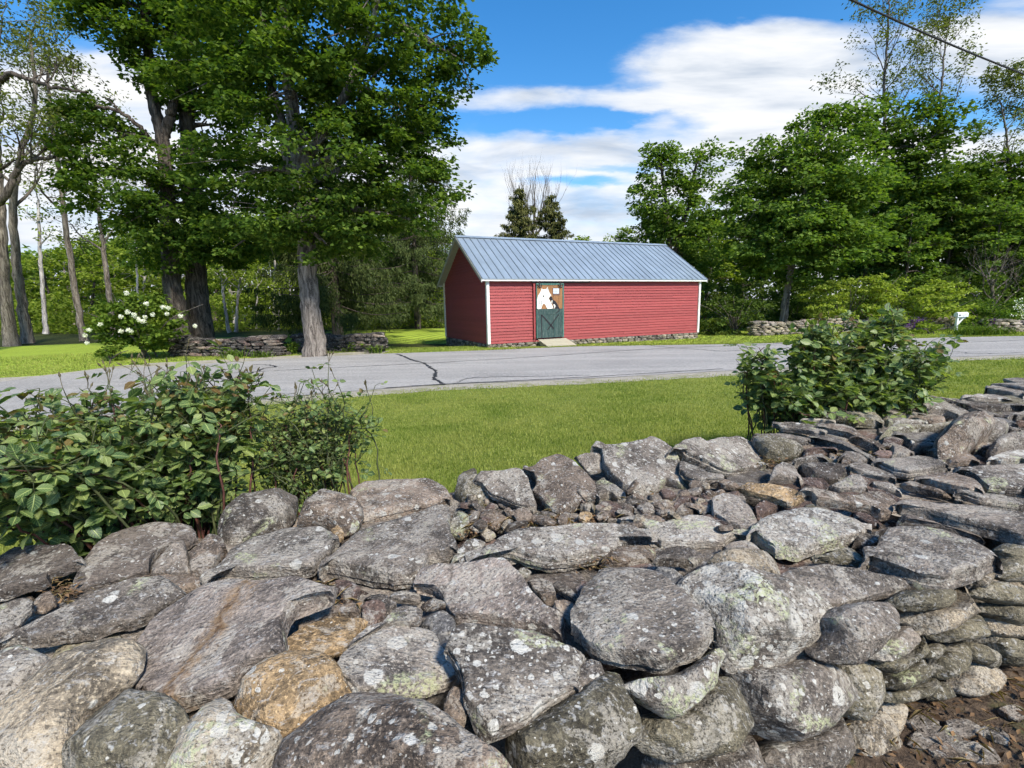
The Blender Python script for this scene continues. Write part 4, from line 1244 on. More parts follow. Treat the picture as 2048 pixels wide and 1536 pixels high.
def build_near_wall():
    rng = np.random.default_rng(21)
    wall = empty('stone_wall', (0.5, 1.9, 0.36), label='broad dry-laid grey fieldstone wall in front of the lawn, topped with lichened slabs', cat='stone wall')
    wl = np.array(wall.location)
    traced = []
    for line in STONES.strip().splitlines():
        tl, form, tone, pts = line.split('|')
        lift = 0.01 * int(form[1:] or 0)
        form = form[0]
        streak = tone[0] == 'q'
        tone = tone.replace('q', 'p')
        x0, y0, k = TILE[tl]
        px = [(x0 + float(a) / k, y0 + float(b) / k) for a, b in (p.split(',') for p in pts.split())]
        pc = np.mean(px, 0)
        px = [tuple(pc + (np.array(p) - pc) * (1.05 if form in 'slp' else 1.085)) for p in px]
        d = ray(*pc)
        if form in 'f':
            t = ((FACE_P - CAM) @ FACE_N) / (d @ FACE_N)
            A = CAM + d * t
            if A[2] > WTOP - 0.02:      # the cap courses stand back from the face
                A = atz(pc[0], pc[1], WTOP - 0.05)
            tiltd, az = 58, 0.0
        elif form == 'e':
            A = atz(pc[0], pc[1], WTOP - 0.06)
            tiltd, az = 42, 0.0
        else:
            h = {'s': 0.0, 'l': 0.02, 'b': 0.0, 'p': -0.018}[form] + rng.normal(0, 0.011) + lift
            A = atz(pc[0], pc[1], WTOP + h)
            tiltd = {'s': 9, 'l': 26, 'b': 16, 'p': 14}[form] + rng.normal(0, 4.5)
            az = rng.normal(0, 0.5)
        fn = np.array([FACE_N[0] * math.cos(az) - FACE_N[1] * math.sin(az), FACE_N[0] * math.sin(az) + FACE_N[1] * math.cos(az), 0])
        nrm = fn * math.sin(R(tiltd)) + np.array([0, 0, 1.0]) * math.cos(R(tiltd))
        px = np.array(px)
        ext = np.array([CAM + ray(u, v) * (((A - CAM) @ nrm) / (ray(u, v) @ nrm)) for u, v in px])
        size = np.sqrt(((ext - ext.mean(0)) ** 2).sum(1)).mean()
        thick = {'s': 0.30, 'l': 0.30, 'p': 0.55, 'b': 0.75, 'e': 0.85, 'f': 0.85}[form] * size
        thick = min(thick, 0.24) if form in 'bef' else min(thick, 0.085)
        vd = d / np.linalg.norm(d)
        sa = abs(vd @ nrm)
        hd = vd - nrm * (vd @ nrm)
        hd /= np.linalg.norm(hd)
        rng_ = np.ptp(ext @ hd)
        drop = min(thick * (0.8 if form in 'sl' else 0.5), 0.30 * rng_ * sa / math.sqrt(1 - sa * sa))
        seg = 64 if size > 0.12 else (48 if size > 0.07 else 30)
        O = resample_loop(px, seg)
        pc = O.mean(0)
        O = chip_loop(O, pc, rng, 0.034 if form in 'slp' else 0.02, 0.014 if form in 'slp' else 0.008)
        tg = np.roll(O, -1, 0) - np.roll(O, 1, 0)
        on = np.stack([tg[:, 1], -tg[:, 0]], -1)
        on *= np.sign(((O - pc) * on).sum(1).mean())
        on /= np.linalg.norm(on, axis=1)[:, None] + 1e-9
        W = []
        for (u, v), o2 in zip(O, on):
            dd = ray(u, v)
            w = float(np.clip(o2[1] * 1.5, 0, 1)) if form in 'slp' else 0.0
            off = w * drop
            q = A - nrm * off
            W.append(CAM + dd * (((q - CAM) @ nrm) / (dd @ nrm)) + nrm * off)
        W = np.array(W)
        if form in 'bef':   # the widest ring keeps the traced outline
            W = W + nrm * thick * 0.38
        me, c = stone_mesh(W, nrm, thick, form, rng, seg, ready=True)
        o = link('stone', me, M['stone'], wall)
        o.location = c - wl
        tint(o, tone[0], int(tone[1]), rng)
        if streak:
            o.data.materials[0] = streak_material(c, A, nrm)
        traced.append((c[0], c[1], size))
    # packing stones lower in the wall, in the gaps and beyond the frame
    T = np.array(traced)

    def loose(x, y, z, r, tone, lich, th, tiltd=6.0, form='s', flatn=None):
        n = rng.integers(6, 10)
        a = np.sort(rng.random(n) * 0.5 + np.arange(n)) * 2 * PI / n
        rr = r * (0.75 + 0.5 * rng.random(n))
        ex = 1.0 + 0.5 * rng.random()
        ro = rng.random() * PI
        X = rr * np.cos(a) * ex
        Y = rr * np.sin(a) / ex
        tl_ = R(tiltd) * rng.normal()
        ta = rng.random() * 2 * PI
        nrm = np.array([math.sin(tl_) * math.cos(ta), math.sin(tl_) * math.sin(ta), math.cos(tl_)]) if flatn is None else flatn
        e1 = np.cross(nrm, [0, 1, 0.2])
        e1 /= np.linalg.norm(e1)
        e2 = np.cross(nrm, e1)
        W = np.array([x, y, z]) + np.outer(X * math.cos(ro) - Y * math.sin(ro), e1) + np.outer(X * math.sin(ro) + Y * math.cos(ro), e2)
        me, c = stone_mesh(W, nrm, th, form, rng, 20)
        o = link('stone', me, M['stone'], wall)
        o.location = c - wl
        tint(o, tone, lich, rng)

    tones = 'ggdwwgor'
    for x in np.arange(-2.4, 6.2, 0.24):
        n = 6
        for j in range(n):
            xx = x + rng.normal(0, 0.05)
            t = (j + 0.5 + rng.normal(0, 0.12)) / n
            yy = wall_near(xx) + 0.30 + t * (wall_far(xx) - wall_near(xx) - 0.48)
            loose(xx, yy, WTOP - 0.085 + rng.normal(0, 0.016), 0.15 + 0.05 * rng.random(), tones[rng.integers(0, 8)], 1, 0.07, 7)
    # lawn side and out-of-frame stretches
    for x in np.arange(-2.8, 7.4, 0.32):
        for z in (0.70, 0.56, 0.44):
            loose(x + rng.normal(0, .05), wall_far(x) - 0.03 + rng.normal(0, .02), z, 0.19, tones[rng.integers(0, 8)], 3, 0.11, 5, 'p')
    for x in list(np.arange(1.98, 6.0, 0.24)) + list(np.arange(-2.2, -0.4, 0.28)):
        for z in (0.73, 0.63, 0.53, 0.44):
            loose(x + rng.normal(0, .05), wall_near(x) + 0.10 + rng.normal(0, .02), z, 0.17, 'oocg'[rng.integers(0, 4)], 2, 0.13, 5, 'p')
    for x in np.arange(5.0, 7.6, 0.42):
        for t in (0.15, 0.5, 0.85):
            y = wall_near(x) + t * (wall_far(x) - wall_near(x))
            loose(x, y, WTOP + rng.normal(0, .01), 0.28, 'ggws'[rng.integers(0, 4)], 4, 0.07, 6)
    # rubble and earth packed inside
    xs = np.linspace(-3.2, 8.0, 140)
    V = []
    ts = np.array([0.03, 0.05, 0.12, 0.25, 0.4, 0.55, 0.7, 0.85, 0.93, 0.97, 0.985])
    zz = np.array([0.2, WTOP - 0.3, WTOP - 0.2, WTOP - 0.195, WTOP - 0.19, WTOP - 0.19, WTOP - 0.19, WTOP - 0.195, WTOP - 0.2, WTOP - 0.3, 0.1])
    for t, z in zip(ts, zz):
        y = wall_near(xs) + 0.10 + t * (wall_far(xs) - wall_near(xs) - 0.2)
        zn = np.array([z + 0.025 * mnoise.noise(Vector((a * 7, b * 7, 3))) for a, b in zip(xs, y)])
        V.append(np.stack([xs, y, zn], -1))
    V = np.array(V) - wl
    idx = np.arange(len(ts) * 140).reshape(len(ts), 140)
    q = np.stack([idx[:-1, :-1], idx[:-1, 1:], idx[1:, 1:], idx[1:, :-1]], -1).reshape(-1, 4)
    link('packing', mesh_np('packing', V.reshape(-1, 3), q, True), M['rubble_core'], wall)
    # small chips scattered in the hollow along the crest
    for i in range(95):
        u = rng.uniform(930, 1480)
        v = rng.normal(1020, 18) - (u - 1200) * 0.03
        P = atz(u, v, WTOP - 0.03)
        loose(P[0], P[1], WTOP - 0.012 + rng.normal(0, .012), rng.uniform(0.014, 0.046), 'wwrgc'[rng.integers(0, 5)], 1, 0.022, 25, 'p')
    return wall


build_near_wall()


def build_debris():
    rng = np.random.default_rng(31)
    # dry leaves, needles and twigs caught on the wall and on the soil
    def bits(name, label, P, size, mat, cat, flat=0.35, asp=0.5):
        n = len(P)
        a = rng.random(n) * 2 * PI
        d = np.stack([np.cos(a), np.sin(a), rng.normal(0, flat, n)], -1)
        d /= np.linalg.norm(d, axis=1)[:, None]
        nr = np.stack([rng.normal(0, flat, n), rng.normal(0, flat, n), np.ones(n)], -1)
        V, Fc = leaf_arrays(P, d, nr, size * (0.5 + rng.random(n)), asp)
        o = link(name, mesh_np(name, V, Fc), M[mat])
        tag(o, label, cat, kind='stuff')

    P = []
    for (u, v, n, su, sv) in [(940, 1055, 120, 10, 10), (1010, 1040, 160, 40, 8), (1130, 1043, 160, 50, 5), (640, 1190, 120, 16, 12), (660, 1215, 70, 25, 8), (130, 1180, 90, 14, 8),
                              (1180, 1130, 40, 20, 8), (1330, 1010, 60, 40, 10), (1540, 925, 70, 12, 10), (1710, 905, 50, 30, 6), (210, 1470, 60, 25, 6), (1110, 1020, 60, 10, 14)]:
        for _ in range(n):
            p = atz(u + rng.normal(0, su), v + rng.normal(0, sv), WTOP - 0.03)
            p[2] += rng.uniform(-0.02, 0.012)
            P.append(p)
    bits('leaf_litter', 'dry brown leaf scraps caught between the wall stones', np.array(P), 0.016, 'litter', 'leaf litter')
    P = [p + rng.normal(0, 0.02, 3) * [1, 1, .3] for p in P[::3]]
    bits('dry_needles', 'straw-coloured needles and stalks lying on the wall stones', np.array(P), 0.045, 'straw', 'dry needles', 0.25, 0.045)
    X = rng.uniform(0.6, 4.0, 4200)
    Y = wall_near(X) + 0.06 - rng.random(4200) ** 1.3 * 1.2
    P = np.stack([X, Y, 0.402 + 0.014 * rng.random(4200)], -1)
    bits('soil_litter', 'brown leaf litter over the soil at the foot of the wall', P, 0.024, 'litter', 'leaf litter')
    X = rng.uniform(0.6, 4.0, 900)
    Y = wall_near(X) + 0.06 - rng.random(900) ** 1.3 * 1.2
    bits('soil_straw', 'pale dry stalks strewn over the soil below the wall', np.stack([X, Y, 0.408 + 0.014 * rng.random(900)], -1), 0.07, 'straw', 'dry stalks', 0.2, 0.03)
    # slate shards lying on the soil
    shards = [(1880, 1470, .075, 'flat grey slate shard on the soil near the lower frame edge'), (1930, 1455, .05, 'small slate shard beside the largest shard on the soil'),
              (1960, 1500, .06, 'slate shard at the bottom right of the soil'), (1900, 1500, .045, 'thin slate chip below the largest soil shard'), (2020, 1420, .035, 'small chip of slate on the soil by the right frame edge'),
              (1850, 1445, .05, 'slate shard tucked near the foot of the wall'), (1990, 1465, .03, 'smallest slate chip lying in the soil litter')]
    for u, v, r, lab in shards:
        p = atz(u, v, 0.415)
        n = 7
        a = np.linspace(0, 2 * PI, n, endpoint=False) + rng.normal(0, .2, n)
        rr = r * (0.6 + 0.7 * rng.random(n))
        W = p + np.stack([rr * np.cos(a) * 1.3, rr * np.sin(a) * 0.8, np.zeros(n)], -1)
        me, c = stone_mesh(W, (0.1 * rng.normal(), 0.1 * rng.normal(), 1), 0.018, 's', rng, 20)
        o = link('slate_shard', me, M['stone'])
        o.location = c
        tint(o, 'gwgo'[rng.integers(0, 4)], 1, rng)
        tag(o, lab, 'stone', 'slate shards on the soil')


def leaf_arrays(P, d, nr, size, asp=0.7, fold=0.12):
    """two-triangle folded leaves"""
    P = np.asarray(P, float)
    n = len(P)
    size = np.broadcast_to(np.asarray(size, float), (n,))[:, None]
    d = d / (np.linalg.norm(d, axis=1)[:, None] + 1e-9)
    s = np.cross(d, nr)
    s /= np.linalg.norm(s, axis=1)[:, None] + 1e-9
    nn = np.cross(s, d)
    b = P
    t = P + d * size
    l = P + d * size * 0.45 + s * size * asp * 0.5 + nn * size * fold
    r = P + d * size * 0.45 - s * size * asp * 0.5 + nn * size * fold
    V = np.stack([b, r, t, l], 1).reshape(-1, 3)
    i = np.arange(n) * 4
    Fc = np.concatenate([np.stack([i, i + 1, i + 2], -1), np.stack([i, i + 2, i + 3], -1)], 0)
    return V, Fc


build_debris()


# ------------------------------------------------------------------ the red barn
BX, BY, BYAW, BL, BD, BSILL, BH, BRH = -0.838, 17.84, 0.4371, 10.345, 5.095, 0.222, 2.45, 1.662


def build_barn():
    rng = np.random.default_rng(41)
    barn = empty('barn', (BX, BY, BSILL), BYAW, 'long red clapboard barn with grey-blue metal roof and painted sliding door', 'barn')
    slope = BRH / (BD / 2)
    # core walls behind the boards
    core = MB()
    zt = BH - 0.02
    core.prism([(0.03, 0.03, 0), (0.03, BD - 0.03, 0), (0.03, BD - 0.03, zt), (0.03, BD / 2, zt + BRH - 0.1), (0.03, 0.03, zt)],
               [(BL - 0.03, 0.03, 0), (BL - 0.03, BD - 0.03, 0), (BL - 0.03, BD - 0.03, zt), (BL - 0.03, BD / 2, zt + BRH - 0.1), (BL - 0.03, 0.03, zt)])
    core.build('wall', M['red_paint'], barn)
    # clapboards, each a wedge lapping the one below
    nb = 22
    ex = BH / nb

    def board(p0, p1, z0, lap=0.034, top=0.006, out=(0, -1)):
        """p0,p1 plan ends of the board on the wall line, out = outward direction"""
        ox, oy = out
        j = rng.normal(0, 0.0015)
        z1 = z0 + ex * 1.06
        f = []
        for (x, y) in (p0, p1):
            f.append([(x, y, z0), (x + ox * (lap + j), y + oy * (lap + j), z0), (x + ox * (top + j), y + oy * (top + j), z1), (x, y, z1)])
        return MB().prism(f[0], f[1])

    for i in range(nb):
        cuts = [0.06] + sorted(rng.uniform(1.2, BL - 1.2, 2)) + [BL - 0.06]
        for ca, cb in zip(cuts[:-1], cuts[1:]):
            board((ca + 0.002, 0.025), (cb - 0.002, 0.025), i * ex + 0.002 + rng.normal(0, 0.0035)).build('clapboard', M['red_paint'], barn)
    i = 0
    while i * ex < BH + BRH - 0.12:
        z = i * ex
        over = max(0.0, z + ex * 1.06 - (BH - 0.03))
        ins = over / slope
        a, b = 0.05 + ins, BD - 0.05 - ins
        if b - a > 0.1:
            board((0.025, b), (0.025, a), z + 0.002 + rng.normal(0, 0.002), out=(-1, 0)).build('clapboard', M['red_paint'], barn)
            board((BL - 0.025, a), (BL - 0.025, b), z + 0.002, out=(1, 0)).build('clapboard', M['red_paint'], barn)
        i += 1
    for i in range(nb):
        board((BL - 0.06, BD - 0.025), (0.06, BD - 0.025), i * ex + 0.002, out=(0, 1)).build('clapboard', M['red_paint'], barn)
    # corner boards
    for (x0, x1, y0, y1) in ((-0.036, 0.075, -0.046, 0.07), (BL - 0.075, BL + 0.022, -0.046, 0.07), (-0.036, 0.075, BD - 0.07, BD + 0.026), (BL - 0.075, BL + 0.022, BD - 0.07, BD + 0.026)):
        MB().box(x0, x1, y0, y1, 0.0, BH - 0.03).build('corner_board', M['white_paint'], barn)
    # roof: deck, ribbed panels, ridge cap, fascia, rake boards
    og, oe = 0.265, 0.16
    zr = BH + BRH + 0.03

    def roofpt(x, y):
        return (x, y, zr - abs(y - BD / 2) * slope)

    def zdrop(p, d):
        return (p[0], p[1], p[2] - d)

    roof = empty('roof', (0, 0, 0), parent=barn)
    for s in (0, 1):
        ye = -oe if s == 0 else BD + oe
        fr = [zdrop(roofpt(-og + .01, ye), .02), zdrop(roofpt(-og + .01, BD / 2), .02), zdrop(roofpt(-og + .01, BD / 2), .075), zdrop(roofpt(-og + .01, ye), .075)]
        bk = [(BL + og - .01, p[1], p[2]) for p in fr]
        MB().prism(fr, bk).build('soffit', M['soffit_paint'], roof)
        n = 37
        w = (BL + 2 * og) / n
        for k in range(n):
            xa, xb = -og + k * w, -og + (k + 1) * w
            yl = ye - (0.03 if s == 0 else -0.03)
            mb = MB()
            for (a, b, h) in ((xa + 0.001, xb - 0.001, 0.0),):
                q = [roofpt(a, yl), roofpt(b, yl), roofpt(b, BD / 2), roofpt(a, BD / 2)]
                j = rng.normal(0, 0.002)
                mb.prism([(p[0], p[1], p[2] + j) for p in q], [zdrop(p, 0.012) for p in q])
            pan = mb.build('roof_panel', M['roof_metal'], roof)
        for k in range(n + 1):
            xa = -og + k * w
            xa = min(max(xa, -og + 0.022), BL + og - 0.022)
            yl = ye - (0.031 if s == 0 else -0.031)
            q = [(xa - 0.020, yl), (xa + 0.020, yl), (xa + 0.020, BD / 2), (xa - 0.020, BD / 2)]
            lo = [roofpt(*p) for p in q]
            up = [(p[0] + (0.007 if i in (0, 3) else -0.007), p[1], p[2] + 0.027) for i, p in enumerate(lo)]
            MB().prism(up, lo).build('standing_seam', M['roof_rib'], roof)
        fz = zr - (BD / 2 + oe) * slope
        yf = (-oe - 0.005, -oe + 0.03) if s == 0 else (BD + oe - 0.03, BD + oe + 0.005)
        MB().box(-og, BL + og, yf[0], yf[1], fz - 0.105, fz - 0.022).build('fascia', M['white_paint'], roof)
        for x in (-og - 0.012, BL + og - 0.016):
            f = [zdrop(roofpt(x, ye), .015), zdrop(roofpt(x, BD / 2), .015), zdrop(roofpt(x, BD / 2), .15), zdrop(roofpt(x, ye), .15)]
            MB().prism(f, [(x + 0.028, p[1], p[2]) for p in f]).build('rake_board', M['soffit_paint'], roof)
    f = [(-og, BD / 2 - .12, zr - .12 * slope + .044), (-og, BD / 2, zr + .052), (-og, BD / 2 + .12, zr - .12 * slope + .044), (-og, BD / 2, zr + .038)]
    MB().prism(f, [(BL + og, p[1], p[2]) for p in f]).build('ridge_cap', M['roof_metal'], roof)

    # foundation of laid stones
    fnd = empty('foundation', (0, 0, 0), parent=barn)
    MB().box(0.12, BL - 0.12, 0.12, BD - 0.12, -0.9, 0.0).build('packing', M['rubble_core'], fnd)

    def base_stones(axis, a0, a1, face, outd, zb):
        x = a0
        row = 0
        for (z0, z1) in zb:
            x = a0 - 0.1 * row
            while x < a1:
                w = rng.uniform(0.14, 0.42)
                h = (z1 - z0) * rng.uniform(0.8, 1.15)
                n = 8
                a = np.linspace(0, 2 * PI, n, endpoint=False) + rng.normal(0, .12, n)
                px = x + w / 2 + 0.55 * w * np.sign(np.cos(a)) * np.abs(np.cos(a)) ** 0.6
                pz = (z0 + z1) / 2 + 0.56 * h * np.sign(np.sin(a)) * np.abs(np.sin(a)) ** 0.6
                px = np.clip(px, a0 - 0.02, a1 + 0.02)
                pz = np.minimum(pz, -0.004)
                o_ = face + outd * (0.03 + rng.normal(0, 0.015))
                W = np.stack([px, np.full(n, o_), pz], -1) if axis == 'x' else np.stack([np.full(n, o_), px, pz], -1)
                nr = (0, outd, 0) if axis == 'x' else (outd, 0, 0)
                me, c = stone_mesh(W, nr, 0.16, 'p', rng, 14)
                st = link('stone', me, M['stone'], fnd)
                st.location = c
                tint(st, 'wgocpd'[rng.integers(0, 6)], 2, rng, 0.2)
                x += w * 0.98
            row += 1

    base_stones('x', 0.0, BL, 0.0, -1, [(-0.11, 0.0), (-0.21, -0.10), (-0.33, -0.2)])
    base_stones('y', 0.0, BD, 0.0, -1, [(-0.11, 0.0), (-0.21, -0.10), (-0.31, -0.2), (-0.40, -0.3), (-0.50, -0.39), (-0.6, -0.49)])
    base_stones('y', 0.0, BD, BL, 1, [(-0.15, 0.0), (-0.32, -0.14)])

    # ---- sliding door with its painted picture
    door = empty('door', (1.97, -0.062, 0.13), parent=barn)
    DW, DH = 1.20, 2.06

    def dm(x, y):        # picture position on the door front
        return ((x - 490) / 525 * DW, (1300 - y) / 1040 * DH)

    MB().box(0.01, DW - 0.01, 0.004, 0.018, 0.0, DH).build('backing', M['dark_inside'], door)
    xs = [500, 590, 705, 815, 920, 990]
    top0, sill = dm(0, 290)[1], dm(0, 742)[1]
    for a, b in zip(xs[:-1], xs[1:]):
        xa, xb = dm(a, 0)[0] + 0.004, dm(b, 0)[0] - 0.004
        MB().box(xa, xb, -0.022 + rng.normal(0, .001), 0.003, sill + 0.001, top0).build('plank', M['brown_plank'], door)
        MB().box(xa, xb, -0.022 + rng.normal(0, .001), 0.003, 0.005, sill - 0.003).build('plank', M['green_plank'], door)
    for (a, b, c, d) in ((488, 502, 255, 1305), (990, 1017, 255, 1305), (502, 990, 255, 292)):
        x0, z1 = dm(a, c)
        x1, z0 = dm(b, d)
        MB().box(x0, x1, -0.034, 0.003, z0, z1).build('frame', M['teal_trim'], door)
    x0, z1 = dm(503, 742)
    x1, z0 = dm(989, 850)
    MB().box(x0, x1, -0.030, -0.0245, z0, z1).build('rail', M['green_plank'], door)

    def art(name, px, mat, y=-0.026, th=0.003):
        P = [dm(*p) for p in px]
        ar = sum(P[i][0] * P[(i + 1) % len(P)][1] - P[(i + 1) % len(P)][0] * P[i][1] for i in range(len(P)))
        if ar < 0:
            P = P[::-1]
        me = bpy.data.meshes.new(name)
        import bmesh
        bm = bmesh.new()
        vs = [bm.verts.new((p[0], y - th, p[1])) for p in P]
        f = bm.faces.new(vs)
        bm.normal_update()
        ext = bmesh.ops.extrude_face_region(bm, geom=[f])
        for g in ext['geom']:
            if isinstance(g, bmesh.types.BMVert):
                g.co.y = y
        bmesh.ops.recalc_face_normals(bm, faces=bm.faces)
        bm.to_mesh(me)
        bm.free()
        return link(name, me, M[mat], door)

    art('painted_horse', [(502, 741), (503, 560), (520, 490), (556, 440), (575, 400), (588, 350), (606, 372), (640, 370), (680, 365), (700, 322), (713, 372), (738, 430), (772, 492), (742, 512),
                          (724, 540), (746, 590), (770, 640), (796, 690), (800, 736), (762, 740), (712, 756), (686, 730), (666, 682), (640, 642), (612, 650), (592, 692), (577, 741)], 'mural_white')
    art('painted_eye', [(604, 490), (622, 482), (640, 496), (636, 514), (616, 516)], 'mural_black', -0.0292, 0.001)
    for q in ([(530, 560), (545, 540), (552, 640), (530, 690), (540, 620)], [(580, 560), (596, 600), (584, 690), (566, 735), (574, 660)], [(650, 560), (662, 575), (672, 640), (662, 628)],
              [(700, 655), (714, 650), (716, 700), (702, 705)], [(690, 350), (700, 335), (706, 380), (694, 390)], [(735, 690), (760, 700), (756, 712), (732, 706)]):
        art('painted_mane', q, 'mural_grey', -0.0292, 0.001)
    art('painted_cat', [(738, 520), (748, 500), (760, 516), (778, 512), (790, 520), (796, 552), (800, 572), (842, 592), (882, 642), (908, 700), (932, 745), (932, 780), (905, 812), (858, 842),
                        (850, 832), (892, 800), (914, 768), (900, 738), (852, 738), (812, 728), (804, 660), (786, 612), (770, 586), (748, 575), (736, 548)], 'mural_black', -0.0295, 0.002)
    art('painted_cat_chest', [(770, 590), (796, 578), (790, 620), (784, 648), (772, 628)], 'mural_white', -0.032, 0.001)
    art('painted_paw', [(810, 660), (832, 656), (852, 690), (846, 712), (822, 700)], 'mural_white', -0.032, 0.001)
    art('painted_paw', [(818, 712), (836, 712), (842, 734), (820, 736)], 'mural_white', -0.032, 0.001)
    art('painted_window_frame', [(798, 345), (934, 345), (938, 486), (798, 486)], 'mural_frame', -0.0262, 0.003)
    art('painted_window', [(810, 356), (920, 356), (922, 456), (810, 456)], 'mural_sky', -0.0296, 0.001)
    art('painted_mullion', [(858, 366), (866, 366), (866, 450), (858, 450)], 'mural_grey', -0.031, 0.001)
    art('painted_mullion', [(820, 404), (912, 402), (912, 410), (820, 412)], 'mural_grey', -0.0322, 0.0008)
    for q in ([(572, 856), (600, 850), (824, 1110), (816, 1150)], [(925, 860), (900, 856), (690, 1140), (700, 1160)], [(572, 856), (594, 856), (594, 1290), (580, 1290)]):
        art('cross_brace', q, 'mural_black', -0.0255, 0.0015)
    # latch and jamb
    MB().box(-0.05, 0.02, -0.04, -0.01, dm(0, 760)[1], dm(0, 735)[1]).build('latch', M['iron'], door)
    for (a, b) in ((-0.115, -0.045),):
        MB().box(a, b, -0.020, 0.045, 0.0, DH).build('jamb', M['red_paint'], door)
    # rail, hangers and the two horseshoes
    rz0 = 0.13 + dm(0, 240)[1]
    MB().box(1.80, 4.40, -0.075, -0.030, rz0 - 0.015, rz0 + 0.022).build('door_track', M['iron'], barn)
    for x in (545, 945):
        cx, cz = dm(x, 0)[0] + 1.97, 0.13 + dm(0, 215)[1]
        h = MB().box(cx - 0.10, cx + 0.10, -0.118, -0.076, cz - 0.055, cz + 0.055).build('hanger', M['iron_red'], barn)
        MB().box(cx - 0.025, cx + 0.025, -0.124, -0.111, cz - 0.24, cz + 0.05).build('strap', M['iron'], h)
        hs = []
        for t in np.linspace(R(-15), R(195), 16):
            hs.append((cx + 0.10 * math.cos(t), -0.122, cz - 0.14 - 0.085 * math.sin(t)))
        MB().tube(hs, 0.014, 6).build('horseshoe', M['iron'], barn)

    # ---- plank ramp
    ramp = empty('ramp', (2.0, -0.06, 0), parent=barn)
    n = 5
    p0, p1 = np.array([-0.06, 0.085]), np.array([-0.86, -0.135])
    for i in range(n):
        a = p0 + (p1 - p0) * (i + 0.03) / n
        b = p0 + (p1 - p0) * (i + 0.95) / n
        j = rng.normal(0, .01)
        f = [(0.0 + j, a[0], a[1]), (0.0 + j, b[0], b[1]), (0.0 + j, b[0], b[1] - 0.035), (0.0 + j, a[0], a[1] - 0.035)]
        MB().prism(f, [(1.24 + j, q[1], q[2]) for q in f]).build('plank', M['ramp_wood'], ramp)
    for x in (0.08, 1.10):
        f = [(x, p0[0], p0[1] - .037), (x, p1[0], p1[1] - .037), (x, p1[0], p1[1] - .06), (x, p0[0], p0[1] - 0.24)]
        MB().prism(f, [(x + 0.045, q[1], q[2]) for q in f]).build('stringer', M['ramp_wood'], ramp)
    return barn


build_barn()


# ------------------------------------------------------------------ dry stone walls across the road
def dry_wall(name, path, height, thick, rng, label, tones, course=0.11, wmin=0.2, wmax=0.5, endstep=True, lich=2):
    P = np.asarray(path, float)
    w = empty('stone_wall', tuple(P[0]), label=label, cat='stone wall', group='dry stone walls across the road')
    wl = np.array(w.location)
    d = np.r_[0, np.cumsum(np.linalg.norm(np.diff(P[:, :2], axis=0), axis=1))]
    Lt = d[-1]

    def pt(s):
        return np.array([np.interp(s, d, P[:, k]) for k in range(3)])

    core = Tubes()
    sV = []
    ns = 24
    ss = np.linspace(0.12, Lt - 0.12, ns)
    V = []
    for off, z in ((-0.5, -0.2), (-0.42, height * 0.85), (0.42, height * 0.85), (0.5, -0.2)):
        for s in ss:
            a = pt(s)
            t = pt(min(s + .1, Lt)) - pt(max(s - .1, 0))
            t /= np.linalg.norm(t) + 1e-9
            nn = np.array([t[1], -t[0], 0])
            V.append(a - nn * off * (thick - 0.22) + np.array([0, 0, z]) - wl)
    idx = np.arange(4 * ns).reshape(4, ns)
    q = np.stack([idx[:-1, :-1], idx[:-1, 1:], idx[1:, 1:], idx[1:, :-1]], -1).reshape(-1, 4)
    link('packing', mesh_np('packing', V, q), M['rubble_core'], w)
    z = 0.0
    c_i = 0
    while z < height:
        h = course * rng.uniform(0.75, 1.3)
        for side in (1, -1):
            s = -rng.random() * 0.2
            while s < Lt:
                ww = rng.uniform(wmin, wmax) * (1.25 if z + h >= height else 1.0)
                sm = min(max(s + ww / 2, 0.05), Lt - 0.05)
                local_h = height * (0.93 + 0.10 * math.sin(sm * 1.7 + 2))
                if z < local_h:
                    a = pt(sm)
                    t = pt(min(sm + .1, Lt)) - pt(max(sm - .1, 0))
                    t[2] = 0
                    t /= np.linalg.norm(t) + 1e-9
                    nn = np.array([t[1], -t[0], 0]) * side
                    hh = h * rng.uniform(0.8, 1.25)
                    n = 8
                    an = np.linspace(0, 2 * PI, n, endpoint=False) + rng.normal(0, .15, n)
                    px = 0.56 * ww * np.sign(np.cos(an)) * np.abs(np.cos(an)) ** 0.6 * rng.uniform(.85, 1.1, n)
                    pz = 0.58 * hh * np.sign(np.sin(an)) * np.abs(np.sin(an)) ** 0.6
                    tilt = rng.normal(0, 0.10)
                    pz = pz + px * tilt
                    W = a + nn * (thick / 2 + rng.normal(0, 0.025)) + np.outer(px, t) + np.outer(pz + z + h / 2, [0, 0, 1])
                    me, c = stone_mesh(W, nn, min(0.3, thick * 0.55), 'p', rng, 12)
                    o = link('stone', me, M['stone'], w)
                    o.location = c - wl
                    tint(o, tones[rng.integers(0, len(tones))], lich, rng, 0.2)
                s += ww * 0.97
        z += h
        c_i += 1
    # cap stones
    s = 0.1
    while s < Lt:
        ww = rng.uniform(0.28, 0.55)
        a = pt(min(s + ww / 2, Lt))
        t = pt(min(s + .1, Lt)) - pt(max(s - .1, 0))
        t[2] = 0
        t /= np.linalg.norm(t) + 1e-9
        nn = np.array([t[1], -t[0], 0])
        n = 8
        an = np.linspace(0, 2 * PI, n, endpoint=False) + rng.normal(0, .2, n)
        W = a + np.outer(0.55 * ww * np.cos(an), t) + np.outer(0.5 * thick * np.sin(an), nn) + np.array([0, 0, height * (0.97 + 0.1 * math.sin(s * 1.7 + 2)) + 0.06])
        me, c = stone_mesh(W, (rng.normal(0, .12), rng.normal(0, .12), 1), rng.uniform(0.08, 0.14), 'p', rng, 14)
        o = link('stone', me, M['stone'], w)
        o.location = c - wl
        tint(o, tones[rng.integers(0, len(tones))], lich, rng, 0.2)
        s += ww
    return w


